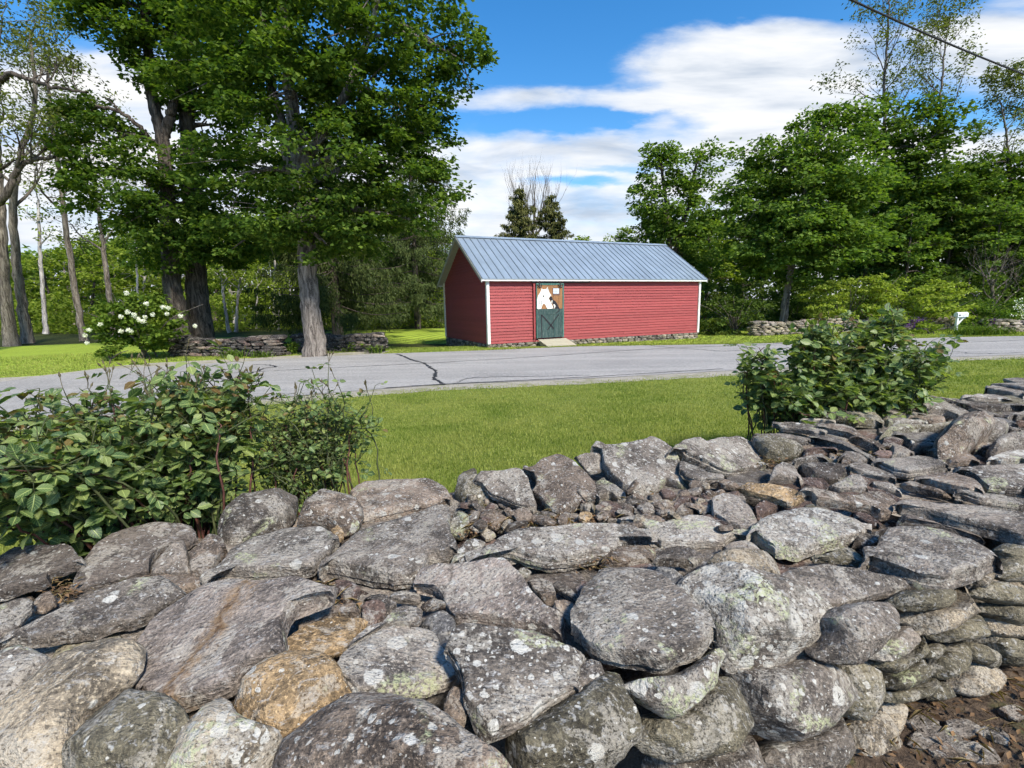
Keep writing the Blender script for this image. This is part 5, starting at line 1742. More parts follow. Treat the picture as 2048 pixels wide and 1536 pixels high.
def build_far_walls():
    rng = np.random.default_rng(51)

    def g(u, v):
        p = gp(u, v)
        return (p[0], p[1], float(terrain(p[0], p[1])))
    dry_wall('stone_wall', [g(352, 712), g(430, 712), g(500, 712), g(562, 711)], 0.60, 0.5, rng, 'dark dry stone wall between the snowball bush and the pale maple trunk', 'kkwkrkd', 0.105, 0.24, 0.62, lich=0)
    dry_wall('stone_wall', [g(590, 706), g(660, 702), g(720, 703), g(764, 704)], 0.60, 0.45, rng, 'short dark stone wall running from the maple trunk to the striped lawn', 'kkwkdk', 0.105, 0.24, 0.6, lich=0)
    dry_wall('stone_wall', [g(1500, 672), g(1610, 667), g(1750, 662), g(1900, 659)], 0.62, 0.5, rng, 'pale tan dry stone wall behind the right rose bush', 'cpcowcs', 0.105, 0.22, 0.5, lich=1)
    dry_wall('stone_wall', [g(1962, 664), g(2010, 664), g(2070, 663)], 0.5, 0.5, rng, 'low stone wall among shrubs right of the mailbox', 'cwopg', 0.11, 0.25, 0.5, lich=1)


build_far_walls()


# ------------------------------------------------------------------ mailbox and cable
def build_mailbox():
    b = gp(1911, 664)
    mb = empty('mailbox', tuple(b), R(12), 'white mailbox on a braced white post beside the road', 'mailbox')
    mb.scale = (0.85, 0.85, 0.85)
    MB().box(-0.05, 0.05, -0.05, 0.05, -0.1, 0.72).build('post', M['mailbox_white'], mb)
    MB().box(-0.06, 0.52, -0.045, 0.045, 0.721, 0.80).build('arm', M['mailbox_white'], mb)
    f = [(0.051, -0.035, 0.36), (0.051, -0.035, 0.46), (0.34, -0.035, 0.72), (0.42, -0.035, 0.72)]
    MB().prism(f, [(p[0], 0.035, p[2]) for p in f]).build('brace', M['mailbox_white'], mb)
    # arched box
    pr = [(-0.11, 0.0), (0.11, 0.0)] + [(0.11 * math.cos(t), 0.13 + 0.11 * math.sin(t)) for t in np.linspace(0, PI, 11)]
    f = [(-0.12, p[0], 0.803 + p[1]) for p in pr]
    bx = MB().prism(f[::-1], [(0.56, p[1], p[2]) for p in f[::-1]]).build('box', M['mailbox_white'], mb)
    f2 = [(0.562, p[0] * 1.04, 0.803 + p[1] * 1.02) for p in pr]
    MB().prism(f2[::-1], [(0.58, p[1], p[2]) for p in f2[::-1]]).build('lid', M['mailbox_white'], bx)
    for i, x in enumerate((-0.07, -0.02, 0.03)):
        MB().box(x, x + 0.034, -0.113, -0.1105, 0.85, 0.93).build('numeral', M['letter_black'], bx)
    MB().box(0.10, 0.48, -0.113, -0.1105, 0.875, 0.885).build('lettering', M['letter_black'], bx)
    MB().box(0.10, 0.48, -0.113, -0.1105, 0.905, 0.913).build('lettering', M['letter_black'], bx)


build_mailbox()


def build_cable():
    a, b = aty(1690, -6, 7.5), aty(2052, 150, 10.0)
    d = b - a
    pts = []
    for t in np.linspace(-3.0, 5.0, 60):
        p = a + d * t
        p[2] += 0.02 * ((t - 0.5) ** 2 - 0.25) * np.linalg.norm(d[:2])
        pts.append(p)
    o = MB().tube(np.array(pts), 0.0145, 8).build('power_cable', M['cable_black'], None, True)
    tag(o, 'thick black overhead cable crossing the upper right sky', 'cable')


build_cable()


# ------------------------------------------------------------------ trees
def leaf_cloud(rng, C, rad, per, size, up=0.55, droop=0.25, asp=0.75, centre=None):
    """C (n,3) clump middles, rad (n,3), per leaves in each"""
    n = len(C)
    idx = np.repeat(np.arange(n), per)
    N = len(idx)
    q = rng.normal(size=(N, 3))
    q /= np.linalg.norm(q, axis=1)[:, None]
    q *= (rng.random(N) ** 0.42)[:, None]
    # a clump is domed: leaves sit on its upper shell
    q[:, 2] = np.where(q[:, 2] < 0, q[:, 2] * 0.55 + 0.0, q[:, 2]) - 0.35 * (q[:, 0] ** 2 + q[:, 1] ** 2)
    P = C[idx] + q * rad[idx]
    out = q.copy()
    out[:, 2] = 0
    if centre is not None:
        o2 = P - centre
        o2[:, 2] *= 0.2
        out += 0.5 * o2 / (np.linalg.norm(o2, axis=1)[:, None] + 1e-6)
    d = out + rng.normal(0, 0.7, (N, 3))
    d[:, 2] = d[:, 2] * 0.6 - droop
    nr = rng.normal(0, 1.0, (N, 3)) * (1 - up)
    nr[:, 2] += up + 0.25
    nr += 0.25 * out
    return leaf_arrays(P, d, nr, size * (0.6 + 0.8 * rng.random(N)), asp)


def crown_clumps(rng, ells, dens, rmin, rmax, flat=0.45, shell=0.5):
    C = []
    Rr = []
    for (c, r) in ells:
        vol = (r[0] * r[1] * r[2]) ** (2 / 3)
        n = max(4, int(dens * vol))
        q = rng.normal(size=(n, 3))
        q /= np.linalg.norm(q, axis=1)[:, None]
        q *= (shell + (1 - shell) * rng.random(n) ** 0.7)[:, None] * (0.85 + 0.3 * rng.random(n))[:, None]
        C.append(np.asarray(c) + q * np.asarray(r))
        rr = rmin + (rmax - rmin) * rng.random(n)
        Rr.append(np.stack([rr, rr, rr * flat], -1))
    return np.concatenate(C), np.concatenate(Rr)


def limb(rng, a, b, sag=0.15, n=7, wig=0.04):
    a, b = np.asarray(a, float), np.asarray(b, float)
    L = np.linalg.norm(b - a)
    m1 = a + (b - a) * 0.4 + np.array([0, 0, sag * L]) + rng.normal(0, wig * L, 3)
    P = curve_pts([a, m1, b], n)
    return P


def make_tree(name, label, cat, trunks, ells, leaf_mat, bark_mat, rng, dens=9.0, rmin=0.5, rmax=0.95, per=60, lsize=0.17, group=None, bare=0, flat=0.45, shell=0.5, up=0.55, sides=14):
    """trunks: list of (points, base radius, top radius); world coordinates"""
    base = np.array(trunks[0][0][0], float)
    t = empty(name, tuple(base), label=label, cat=cat, group=group)
    tb = Tubes()
    nodes = []
    for pts, r0, r1 in trunks:
        P = curve_pts(pts, 9 * len(pts))
        s = np.linspace(0, 1, len(P))
        rad = r0 * (1 - s) + r1 * s
        P = P + rng.normal(0, 0.018, P.shape)
        if P[0][2] < base[2] + 0.5:
            hgt = P[:, 2] - base[2]
            rad = rad * (1 + 0.22 * np.exp(-np.maximum(hgt, 0) / 0.25))
        tb.add(P, rad, sides, rng, 0.05)
        nodes += [(p, r) for p, r in zip(P, rad)][len(P) // 3:]
    NP = np.array([p for p, r in nodes])
    NR = np.array([r for p, r in nodes])
    C, Rr = crown_clumps(rng, ells, dens, rmin, rmax, flat, shell)
    for (c, r) in ells:
        c = np.asarray(c, float)
        cand = NP[:, 2] < c[2] + 0.3
        dd = np.linalg.norm((NP - c) * [1, 1, 1.0], axis=1) + np.where(cand, 0, 50)
        k = int(np.argmin(dd))
        P = limb(rng, NP[k], c, 0.12, 8)
        r0 = min(NR[k] * 0.6, 0.14)
        tb.add(P, np.linspace(r0, 0.025, 8), 7, rng, 0.06)
        for j in range(5):
            i0 = rng.integers(3, 8)
            q = rng.normal(size=3)
            q /= np.linalg.norm(q)
            tb.add(limb(rng, P[i0], c + q * np.asarray(r) * 0.85, 0.05, 6), np.linspace(0.03, 0.008, 6), 5)
    link('trunk', tb.mesh('trunk', base), M[bark_mat], t)
    V, Fc = leaf_cloud(rng, C, Rr, per, lsize, up=up, centre=np.mean([e[0] for e in ells], 0))
    link('crown', mesh_np('crown', V - base, Fc), M[leaf_mat], t)
    return t


def E3(u, v, y, ru, rv, ry=None):
    """an ellipsoid of foliage: middle seen at u,v and standing y metres out, radii given in photo pixels at that distance"""
    c = aty(u, v, y)
    k = y / FPX
    return (c, (ru * k, (ry if ry is not None else (ru + rv) * 0.5 * k), rv * k))


def grow(rng, tb, tips, p, d, L, r, lev, maxlev, spread=0.6, kids=(3, 4), up=0.15, curl=0.12, sides=5, ratio=0.62):
    n = 6
    P = [p]
    dd = d / np.linalg.norm(d)
    for i in range(n):
        dd = dd + rng.normal(0, curl, 3) + np.array([0, 0, up * 0.3])
        dd /= np.linalg.norm(dd)
        P.append(P[-1] + dd * L / n)
    P = np.array(P)
    rad = np.linspace(r, r * (0.55 if lev < maxlev else 0.3), n + 1)
    tb.add(P, rad, sides if lev == 0 else max(3, sides - lev), rng, 0.03 if lev == 0 else 0)
    if lev >= maxlev:
        tips.append(P[-1])
        tips.append(P[3])
        return
    k = rng.integers(kids[0], kids[1] + 1)
    for j in range(k):
        i0 = n if j == 0 else int(rng.integers(2, n + 1))
        q = rng.normal(size=3)
        q -= dd * (q @ dd)
        q /= np.linalg.norm(q) + 1e-9
        nd = dd * (1.0 if j == 0 else rng.uniform(0.5, 0.9)) + q * spread * (0.5 if j == 0 else 1.0)
        grow(rng, tb, tips, P[i0], nd, L * ratio * rng.uniform(0.8, 1.2), rad[i0] * (0.8 if j == 0 else 0.55), lev + 1, maxlev, spread, kids, up, curl, sides, ratio)


def sparse_tree(name, label, cat, stems, rng, bark='bark_locust', leaf='leaf_sparse', maxlev=3, per=9, lsize=0.11, group=None, spread=0.6, kids=(3, 4), up=0.15, crad=0.3, ratio=0.62, limbs=7, llen=2.6, from_frac=0.45, aim=None):
    base = np.array(stems[0][0][0], float)
    t = empty(name, tuple(base), label=label, cat=cat, group=group)
    tb = Tubes()
    tips = []
    for pts, r0, r1 in stems:
        P = curve_pts(pts, 8 * len(pts))
        rad = np.linspace(r0, r1, len(P))
        P = P + rng.normal(0, 0.02, P.shape)
        hgt = P[:, 2] - base[2]
        rad = rad * (1 + 0.3 * np.exp(-np.maximum(hgt, 0) / 0.3))
        tb.add(P, rad, 10, rng, 0.05)
        for j in range(limbs):
            i0 = int(len(P) * (from_frac + (1 - from_frac) * (j + rng.random()) / limbs))
            i0 = min(i0, len(P) - 1)
            a = rng.random() * 2 * PI
            d = np.array([math.cos(a), math.sin(a) * 0.8, 0.55 + 0.5 * (i0 / len(P))])
            if aim is not None:
                d = d + np.asarray(aim)
            f = 1.0 - 0.45 * (i0 / len(P))
            grow(rng, tb, tips, P[i0], d, llen * f, rad[i0] * 0.5, 0, maxlev, spread, kids, up, 0.13, 5, ratio)
    link('trunk', tb.mesh('trunk', base), M[bark], t)
    if per:
        C = np.array(tips)
        Rr = np.full((len(C), 3), crad) * np.array([1, 1, 0.6])
        V, Fc = leaf_cloud(rng, C, Rr, per, lsize, up=0.4, droop=0.3, asp=0.5)
        link('crown', mesh_np('crown', V - base, Fc), M[leaf], t)
    return t


def copy_tree(o, loc, rz, sc):
    c = o.copy()
    COL.objects.link(c)
    c.location = loc
    c.rotation_euler = (0, 0, rz)
    c.scale = (sc, sc, sc)
    for ch in o.children:
        k = ch.copy()
        COL.objects.link(k)
        k.parent = c
    return c


def G(u, v):
    return gp(u, v)


def ground_at(u, y):
    """a point on the ground, y metres out, in the photo's column u"""
    p = aty(u, 640, y)
    return np.array([p[0], y, float(terrain(p[0], y))])


def build_left_maples():
    rng = np.random.default_rng(61)
    Y = 16.4
    base = gp(632, 712)
    Y = base[1]
    tr = [base] + [aty(u, v, Y) for u, v in ((620, 600), (612, 500), (603, 380), (588, 250), (572, 110), (560, -20), (555, -160))]
    fork = [aty(606, 420, Y), aty(560, 250, Y + 0.4), aty(530, 80, Y + 0.8), aty(515, -80, Y + 1)]
    fork2 = [aty(600, 340, Y), aty(680, 210, Y - 0.4), aty(740, 60, Y - 0.5), aty(770, -80, Y - 0.6)]
    ells = [E3(560, 425, Y - .6, 120, 70), E3(690, 415, Y - .4, 140, 80), E3(470, 350, Y, 110, 80), E3(640, 300, Y - .8, 150, 90), E3(790, 335, Y, 100, 90),
            E3(590, 180, Y - .5, 160, 95), E3(770, 190, Y, 115, 95), E3(500, 70, Y + .3, 140, 85), E3(690, 60, Y - .5, 170, 95), E3(860, 80, Y + .3, 75, 70),
            E3(925, 120, Y + .2, 48, 62), E3(858, 270, Y + .6, 60, 80), E3(885, 370, Y + .8, 38, 52), E3(560, -90, Y, 190, 100), E3(740, -80, Y, 180, 100),
            E3(830, 440, Y - .2, 60, 38), E3(640, 480, Y - .9, 95, 38), E3(505, 470, Y + .4, 95, 52), E3(740, 480, Y + .3, 80, 40), E3(660, 400, Y + 1.4, 130, 90),  E3(720, 200, Y + 1.5, 120, 100),
            E3(420, 170, Y + 1, 90, 90)]
    make_tree('maple_tree', 'big maple with a pale leaning trunk at the roadside left of the barn', 'tree', [(tr, 0.335, 0.11), (fork, 0.19, 0.06), (fork2, 0.16, 0.05)], ells, 'leaf_maple', 'bark_maple', rng,
              dens=10.5, rmin=0.34, rmax=0.72, per=112, lsize=0.145, flat=0.5)
    Y2 = 20.0
    b2 = ground_at(402, Y2)
    tr = [b2] + [aty(u, v, Y2) for u, v in ((395, 590), (388, 470), (382, 350), (374, 220), (362, 100), (352, -40), (348, -150))]
    ells = [E3(430, 250, Y2, 110, 85), E3(400, 100, Y2, 120, 90), E3(440, 390, Y2, 105, 70), E3(390, 475, Y2 - .6, 80, 62), E3(380, -40, Y2, 150, 90), E3(470, 20, Y2 + .5, 110, 90), E3(470, 480, Y2 + .8, 80, 50)]
    make_tree('maple_tree', 'maple with the thick straight dark trunk behind the left stone wall', 'tree', [(tr, 0.46, 0.12)], ells, 'leaf_maple', 'bark_dark', rng,
              dens=12, rmin=0.38, rmax=0.8, per=105, lsize=0.155)
    Y3 = 19.2
    b3 = ground_at(366, Y3)
    tr = [b3] + [aty(u, v, Y3) for u, v in ((345, 570), (336, 470), (334, 380), (326, 285), (305, 200), (297, 110), (290, 0), (286, -120))]
    fk = [aty(327, 280, Y3), aty(343, 225, Y3), aty(352, 180, Y3), aty(356, 60, Y3)]
    dead = [aty(300, 280, Y3), aty(275, 250, Y3 - .3), aty(235, 222, Y3 - .5), aty(190, 212, Y3 - .6)]
    dead2 = [aty(244, 228, Y3 - .5), aty(228, 210, Y3 - .5), aty(208, 192, Y3 - .5)]
    ells = [E3(200, 290, Y3, 85, 55), E3(170, 230, Y3, 50, 40), E3(270, 350, Y3 - .5, 110, 60), E3(340, 415, Y3 - .6, 120, 60), E3(240, 430, Y3, 80, 50), E3(250, 50, Y3, 95, 65), E3(310, 130, Y3 - .4, 60, 60),
            E3(190, 20, Y3, 50, 50), E3(330, 500, Y3 - .3, 90, 50), E3(270, -60, Y3, 130, 80), E3(150, 350, Y3 + .5, 45, 40)]
    make_tree('maple_tree', 'forked maple with a bent trunk and a dead limb, leftmost of the big maples', 'tree', [(tr, 0.34, 0.10), (fk, 0.20, 0.08), (dead, 0.09, 0.04), (dead2, 0.045, 0.012)], ells, 'leaf_maple', 'bark_dark', rng,
              dens=11.5, rmin=0.38, rmax=0.76, per=100, lsize=0.155)


build_left_maples()


def build_left_sparse():
    rng = np.random.default_rng(71)
    # locusts with bare limbs at the left frame edge
    specs = [(14, 705, 22.0, [(8, 560), (2, 420), (-6, 300), (-10, 150), (-20, 0)], 0.25, 'thick ridged locust trunk cut by the left frame edge'),
             (48, 697, 23.5, [(38, 560), (26, 430), (40, 320), (70, 200), (60, 60)], 0.22, 'pale locust trunk standing just inside the left frame edge'),
             (162, 690, 24.5, [(148, 570), (130, 440), (118, 330), (100, 220), (96, 90)], 0.16, 'slim leaning locust trunk left of the snowball bush'),
             (226, 660, 27.0, [(214, 560), (204, 470), (190, 380), (170, 280)], 0.15, 'thin straight locust trunk behind the snowball bush')]
    for (u, v, y, pts, r, lab) in specs:
        b = ground_at(u, y)
        st = [b] + [aty(a, c, y) for a, c in pts]
        sparse_tree('locust_tree', lab, 'tree', [(st, r, 0.05)], rng, per=4, lsize=0.15, group='sparse locusts at the left', limbs=9, llen=2.6, crad=0.42, from_frac=0.38, kids=(3, 4))
    # two heavy arching limbs reach in from the tree at the edge
    b = ground_at(-70, 18.5)
    st = [b] + [aty(u, v, 18.5) for u, v in ((-75, 500), (-60, 300), (-50, 220))]
    l1 = [aty(-55, 230, 18.5), aty(-10, 170, 18), aty(20, 148, 17.8), aty(60, 160, 17.6), aty(110, 175, 17.5), aty(175, 184, 17.4)]
    l2 = [aty(-60, 420, 18.5), aty(5, 400, 18), aty(30, 345, 18), aty(60, 322, 18), aty(110, 313, 17.8)]
    tr = sparse_tree('locust_tree', 'old locust whose heavy bare arching limbs reach in from the left', 'tree', [(st, 0.30, 0.16), (l1, 0.11, 0.035), (l2, 0.14, 0.05)], rng, bark='bark_dark', per=5, lsize=0.14, limbs=5, llen=1.7, crad=0.35, from_frac=0.5, maxlev=2, group='sparse locusts at the left')


build_left_sparse()


def proto_tree(name, rng, H, cr, leaf, bark, n_leaf_per, lsize, low=0.35, dens=9, group=None):
    """free standing tree with its foot at the origin"""
    tr = [(0, 0, 0), (rng.normal(0, .15), rng.normal(0, .15), H * 0.3), (rng.normal(0, .3), rng.normal(0, .3), H * 0.62), (rng.normal(0, .3), rng.normal(0, .3), H * 0.95)]
    ells = []
    k = 9
    for i in range(k):
        a = i * 2.4 + rng.random()
        t = (i + 0.5) / k
        z = H * (low + (0.96 - low) * t)
        rr = cr * (0.75 * math.sin(PI * (0.15 + 0.8 * t)) + 0.1)
        ells.append((np.array([math.cos(a) * rr * 0.8, math.sin(a) * rr * 0.8, z]), (cr * 0.5, cr * 0.5, H * 0.10)))
    return make_tree(name, 'x', 'tree', [(tr, 0.02 * H + 0.03, 0.04)], ells, leaf, bark, rng, dens=dens, rmin=0.5, rmax=1.0, per=n_leaf_per, lsize=lsize, sides=8)


def build_woods():
    rng = np.random.default_rng(81)
    kinds = [('leaf_wood', 'bark_locust', 11.0, 2.6, .22), ('leaf_wood', 'bark_dark', 9.0, 2.8, .12), ('leaf_maple_lit', 'bark_dark', 12.0, 3.0, .3), ('leaf_wood', 'bark_birch', 10.0, 2.2, .3), ('leaf_dark', 'bark_dark', 12.0, 3.0, .15)]
    protos = []
    for i, (lf, bk, H, cr, low) in enumerate(kinds):
        protos.append((proto_tree('woodland_tree', rng, H, cr, lf, bk, 42, 0.30, low, dens=6), H))
    used = [False] * len(kinds)

    def put(k, u, y, H, label, group):
        pr, h0 = protos[k]
        p = ground_at(u, y)
        sc = H / h0
        rz = rng.random() * 6.28
        if not used[k]:
            used[k] = True
            o = pr
            o.location = p
            o.rotation_euler = (0, 0, rz)
            o.scale = (sc, sc, sc)
        else:
            o = copy_tree(pr, p, rz, sc)
        o['label'] = label
        o['group'] = group

    lab = 'woodland tree in the light green woods behind the left stone walls'
    grp = 'woodland trees behind the left walls'
    # woods on the left, from the frame edge to the barn; heights keep below the sky gaps of the photograph
    left = [(-60, 40, 7, 0), (10, 38, 6, 1), (60, 44, 7, 0), (110, 38, 6, 1), (150, 46, 8, 0), (190, 37, 6.5, 1), (240, 41, 7.5, 0), (290, 36, 7, 3), (340, 43, 8.5, 1), (390, 38, 7.5, 0), (440, 45, 9.5, 2), (470, 37, 7.5, 3),
            (510, 41, 9, 1), (550, 36, 7.5, 3), (600, 44, 10, 2), (650, 38, 9, 0), (700, 43, 10.5, 2), (740, 38, 9, 1), (790, 41, 9.5, 0), (840, 37, 8, 1), (880, 42, 8, 0), (900, 48, 7, 2), (20, 52, 7.5, 2), (130, 56, 8.5, 2),
            (230, 54, 9.5, 2), (330, 55, 11.5, 4), (430, 54, 11, 2), (530, 55, 12, 4), (630, 54, 12, 2), (720, 54, 11.5, 4), (800, 55, 10.5, 4), (860, 56, 8.5, 4)]
    for (u, y, H, k) in left:
        put(k, u, y, H, lab, grp)
    # low tops that show over the barn roof and beside it
    put(1, 1178, 62, 9.6, 'small round green treetop peeping over the barn roof ridge', 'far treetops beyond the barn')
    put(0, 1235, 58, 9.8, 'thin loose treetop just left of the tall tree behind the barn', 'far treetops beyond the barn')
    put(1, 955, 60, 7.0, 'low treetop hidden at the left end of the barn roof', 'far treetops beyond the barn')
    # dense dark trees filling the right background
    lab = 'dense dark tree in the background woods behind the right maple'
    grp = 'background trees on the right'
    for (u, y, H, k) in [(1290, 46, 10, 4), (1360, 44, 10.5, 2), (1440, 42, 10, 4), (1520, 40, 10, 2), (1600, 42, 12, 4), (1690, 40, 12, 2), (1770, 42, 13, 4), (1840, 38, 11.5, 2), (1900, 42, 12, 4), (1960, 38, 9.5, 2), (2020, 40, 9.5, 4),
                         (2080, 36, 10, 2), (2150, 40, 11, 4), (1410, 36, 7, 1), (1480, 36, 7, 4), (1720, 34, 8, 4), (1800, 32, 7.5, 2), (1880, 33, 8, 4), (1980, 31, 7.5, 2), (2060, 31, 7.5, 4)]:
        put(k, u, y, H, lab, grp)
    # a far belt of woods that reads as one mass
    n = 2600
    th = np.linspace(-1.25, 1.25, n) + rng.normal(0, 0.02, n)
    dist = 66 + 10 * rng.random(n)
    X, Y = dist * np.sin(th), dist * np.cos(th)
    U = 1024 + FPX * X / np.maximum(Y, 5)
    hm = np.interp(U, [-500, 0, 600, 860, 930, 1250, 1300, 1500, 2048, 2600], [9, 7, 11, 10, 5.5, 5.5, 11, 13, 13, 13])
    Z = hm * rng.random(n) ** 0.8
    C = np.stack([X, Y, Z], -1)
    rr = 1.0 + 0.9 * rng.random(n)
    V, Fc = leaf_cloud(rng, C, np.stack([rr, rr, rr * 0.7], -1), 26, 0.55, up=0.4)
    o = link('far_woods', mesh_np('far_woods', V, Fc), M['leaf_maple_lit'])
    tag(o, 'far belt of green woods closing the view behind the trees', 'woods', kind='stuff')
    # understorey along the wood's edge
    n = 900
    U = rng.uniform(-250, 900, n)
    Yd = rng.uniform(31.5, 40, n)
    P = np.array([aty(u, 640, y) for u, y in zip(U, Yd)])
    P[:, 2] = terrain(P[:, 0], P[:, 1]) + rng.random(n) ** 1.6 * 2.4
    rr = 0.45 + 0.5 * rng.random(n)
    V, Fc = leaf_cloud(rng, P, np.stack([rr, rr, rr * 0.6], -1), 46, 0.17, up=0.5)
    o = link('undergrowth', mesh_np('undergrowth', V, Fc), M['leaf_wood'])
    tag(o, 'leafy green undergrowth along the edge of the left woods', 'undergrowth', kind='stuff')
    n = 800
    U = rng.uniform(1380, 2250, n)
    Yd = rng.uniform(26, 36, n)
    P = np.array([aty(u, 640, y) for u, y in zip(U, Yd)])
    P[:, 2] = terrain(P[:, 0], P[:, 1]) + rng.random(n) ** 1.4 * 2.6
    rr = 0.4 + 0.5 * rng.random(n)
    V, Fc = leaf_cloud(rng, P, np.stack([rr, rr, rr * 0.6], -1), 46, 0.15, up=0.5)
    o = link('undergrowth', mesh_np('undergrowth', V, Fc), M['leaf_dark'])
    tag(o, 'dark leafy undergrowth beneath the trees on the right', 'undergrowth', kind='stuff')
    # pale slender trunks in the left woods
    for i, (u, y, top, r, lean) in enumerate([(455, 30, 540, .10, -14), (470, 30.5, 555, .09, 10), (512, 33, 560, .06, 4), (556, 32, 580, .05, 3), (585, 35, 560, .06, -6), (705, 33, 590, .05, 8), (280, 32, 470, .08, -10), (88, 31, 400, .13, -12), (605, 34, 600, .05, 20)]):
        b = ground_at(u, y)
        st = [b, aty(u + lean * 0.5, (660 + top) / 2, y), aty(u + lean, top, y)]
        sparse_tree('birch_sapling', ['pale forked sapling trunk behind the left stone wall', 'pale second stem of the forked saplings behind the left wall', 'slim pale sapling between the dark trunk and the roadside maple', 'short pale sapling just left of the roadside maple trunk',
                                      'thin sapling leaning left near the roadside maple trunk', 'thin sapling between the spruce and the barn', 'slim pale trunk rising behind the snowball bush top', 'grey trunk between the left edge locusts and the snowball bush', 'sapling stem curving right beside the roadside maple'][i],
                    'tree', [(st, r, r * 0.5)], rng, bark='bark_birch', leaf='leaf_wood', per=10, lsize=0.2, group='pale saplings in the left woods', limbs=4, llen=1.3, maxlev=1, crad=0.4, from_frac=0.6)


build_woods()


def conifer(name, label, base, H, rad, rng, hang=0.6, n_whorl=26, low=0.08, mat='needle', group=None, dens=1.0, trunk_r=0.22, nsz=0.16):
    """spruce: drooping boughs hung with curtains of needles"""
    base = np.asarray(base, float)
    t = empty(name, tuple(base), label=label, cat='tree', group=group)
    tb = Tubes()
    tb.add([(0, 0, 0), (0.02, 0, H * .5), (0, 0, H)], [trunk_r, trunk_r * .6, 0.03], 10, rng, 0.04)
    P, D, Nn, Sz = [], [], [], []
    for w in range(n_whorl):
        tt = low + (1 - low) * w / n_whorl
        z = H * tt
        L = rad * (1 - tt) ** 0.75 * rng.uniform(0.75, 1.15) + 0.12
        for k in range(rng.integers(5, 8)):
            a = rng.random() * 2 * PI
            LL = L * rng.uniform(0.7, 1.15)
            dv = np.array([math.cos(a), math.sin(a), 0])
            pts = curve_pts([np.array([0, 0, z]), dv * LL * 0.5 + [0, 0, z - 0.12 * LL], dv * LL + [0, 0, z - 0.10 * LL]], 8)
            tb.add(pts, np.linspace(0.035 * (1 - tt) + 0.012, 0.006, 8), 4)
            m_ = max(6, int(LL * 26 * dens))
            s = rng.random(m_) ** 0.7
            bp = np.stack([np.interp(s, np.linspace(0, 1, 8), pts[:, c]) for c in range(3)], -1)
            side = np.array([-dv[1], dv[0], 0])
            bp += side * (rng.normal(0, 0.10 * LL ** 0.5, m_))[:, None]
            hl = hang * (0.3 + 0.9 * rng.random(m_)) * (0.35 + 0.65 * np.sin(PI * np.clip(s, 0.1, 0.97)))
            nn_ = 7
            for j in range(nn_):
                f = (j + rng.random(m_)) / nn_
                q = bp.copy()
                q[:, 2] -= f * hl
                q += rng.normal(0, 0.025, q.shape)
                P.append(q)
                dd = rng.normal(0, 0.45, q.shape) + dv * 0.35
                dd[:, 2] -= 0.9
                D.append(dd)
                Nn.append(rng.normal(size=q.shape))
                Sz.append(np.full(m_, nsz) * (0.7 + 0.6 * rng.random(m_)))
    link('trunk', tb.mesh('trunk'), M['bark_dark'], t)
    V, Fc = leaf_arrays(np.concatenate(P), np.concatenate(D), np.concatenate(Nn), np.concatenate(Sz), 0.26, 0.05)
    link('crown', mesh_np('crown', V, Fc), M[mat], t)
    return t


def build_conifers():
    rng = np.random.default_rng(91)
    conifer('spruce_tree', 'dark drooping spruce between the roadside maple and the barn', ground_at(674, 26.5), 12.5, 4.4, rng, hang=0.95, n_whorl=24, low=0.13, nsz=0.20, trunk_r=0.30, dens=0.8)
    conifer('spruce_tree', 'weeping spruce whose boughs hang beside the barn gable', ground_at(835, 31.5), 14.5, 5.6, rng, hang=1.05, n_whorl=24, low=0.15, nsz=0.2, dens=0.6)
    conifer('cedar_tree', 'pointed dark evergreen over the barn roof, left of the pair', ground_at(1042, 42), 11.2, 4.4, rng, hang=0.3, n_whorl=30, low=0.25, nsz=0.26, dens=0.55, mat='needle_olive')
    conifer('cedar_tree', 'pointed dark evergreen over the barn roof, right of the pair', ground_at(1105, 43), 10.9, 4.2, rng, hang=0.3, n_whorl=30, low=0.25, nsz=0.26, dens=0.55, mat='needle_olive')
    b = ground_at(1062, 47)
    sparse_tree('bare_tree', 'leafless grey tree fanning out behind the two evergreens', 'tree', [([b, aty(1064, 520, 47), aty(1066, 450, 47)], 0.2, 0.12)], rng, bark='twig', per=0, maxlev=3, limbs=22, llen=4.6, spread=0.32, kids=(2, 3), up=0.5, from_frac=0.75, ratio=0.66)


build_conifers()


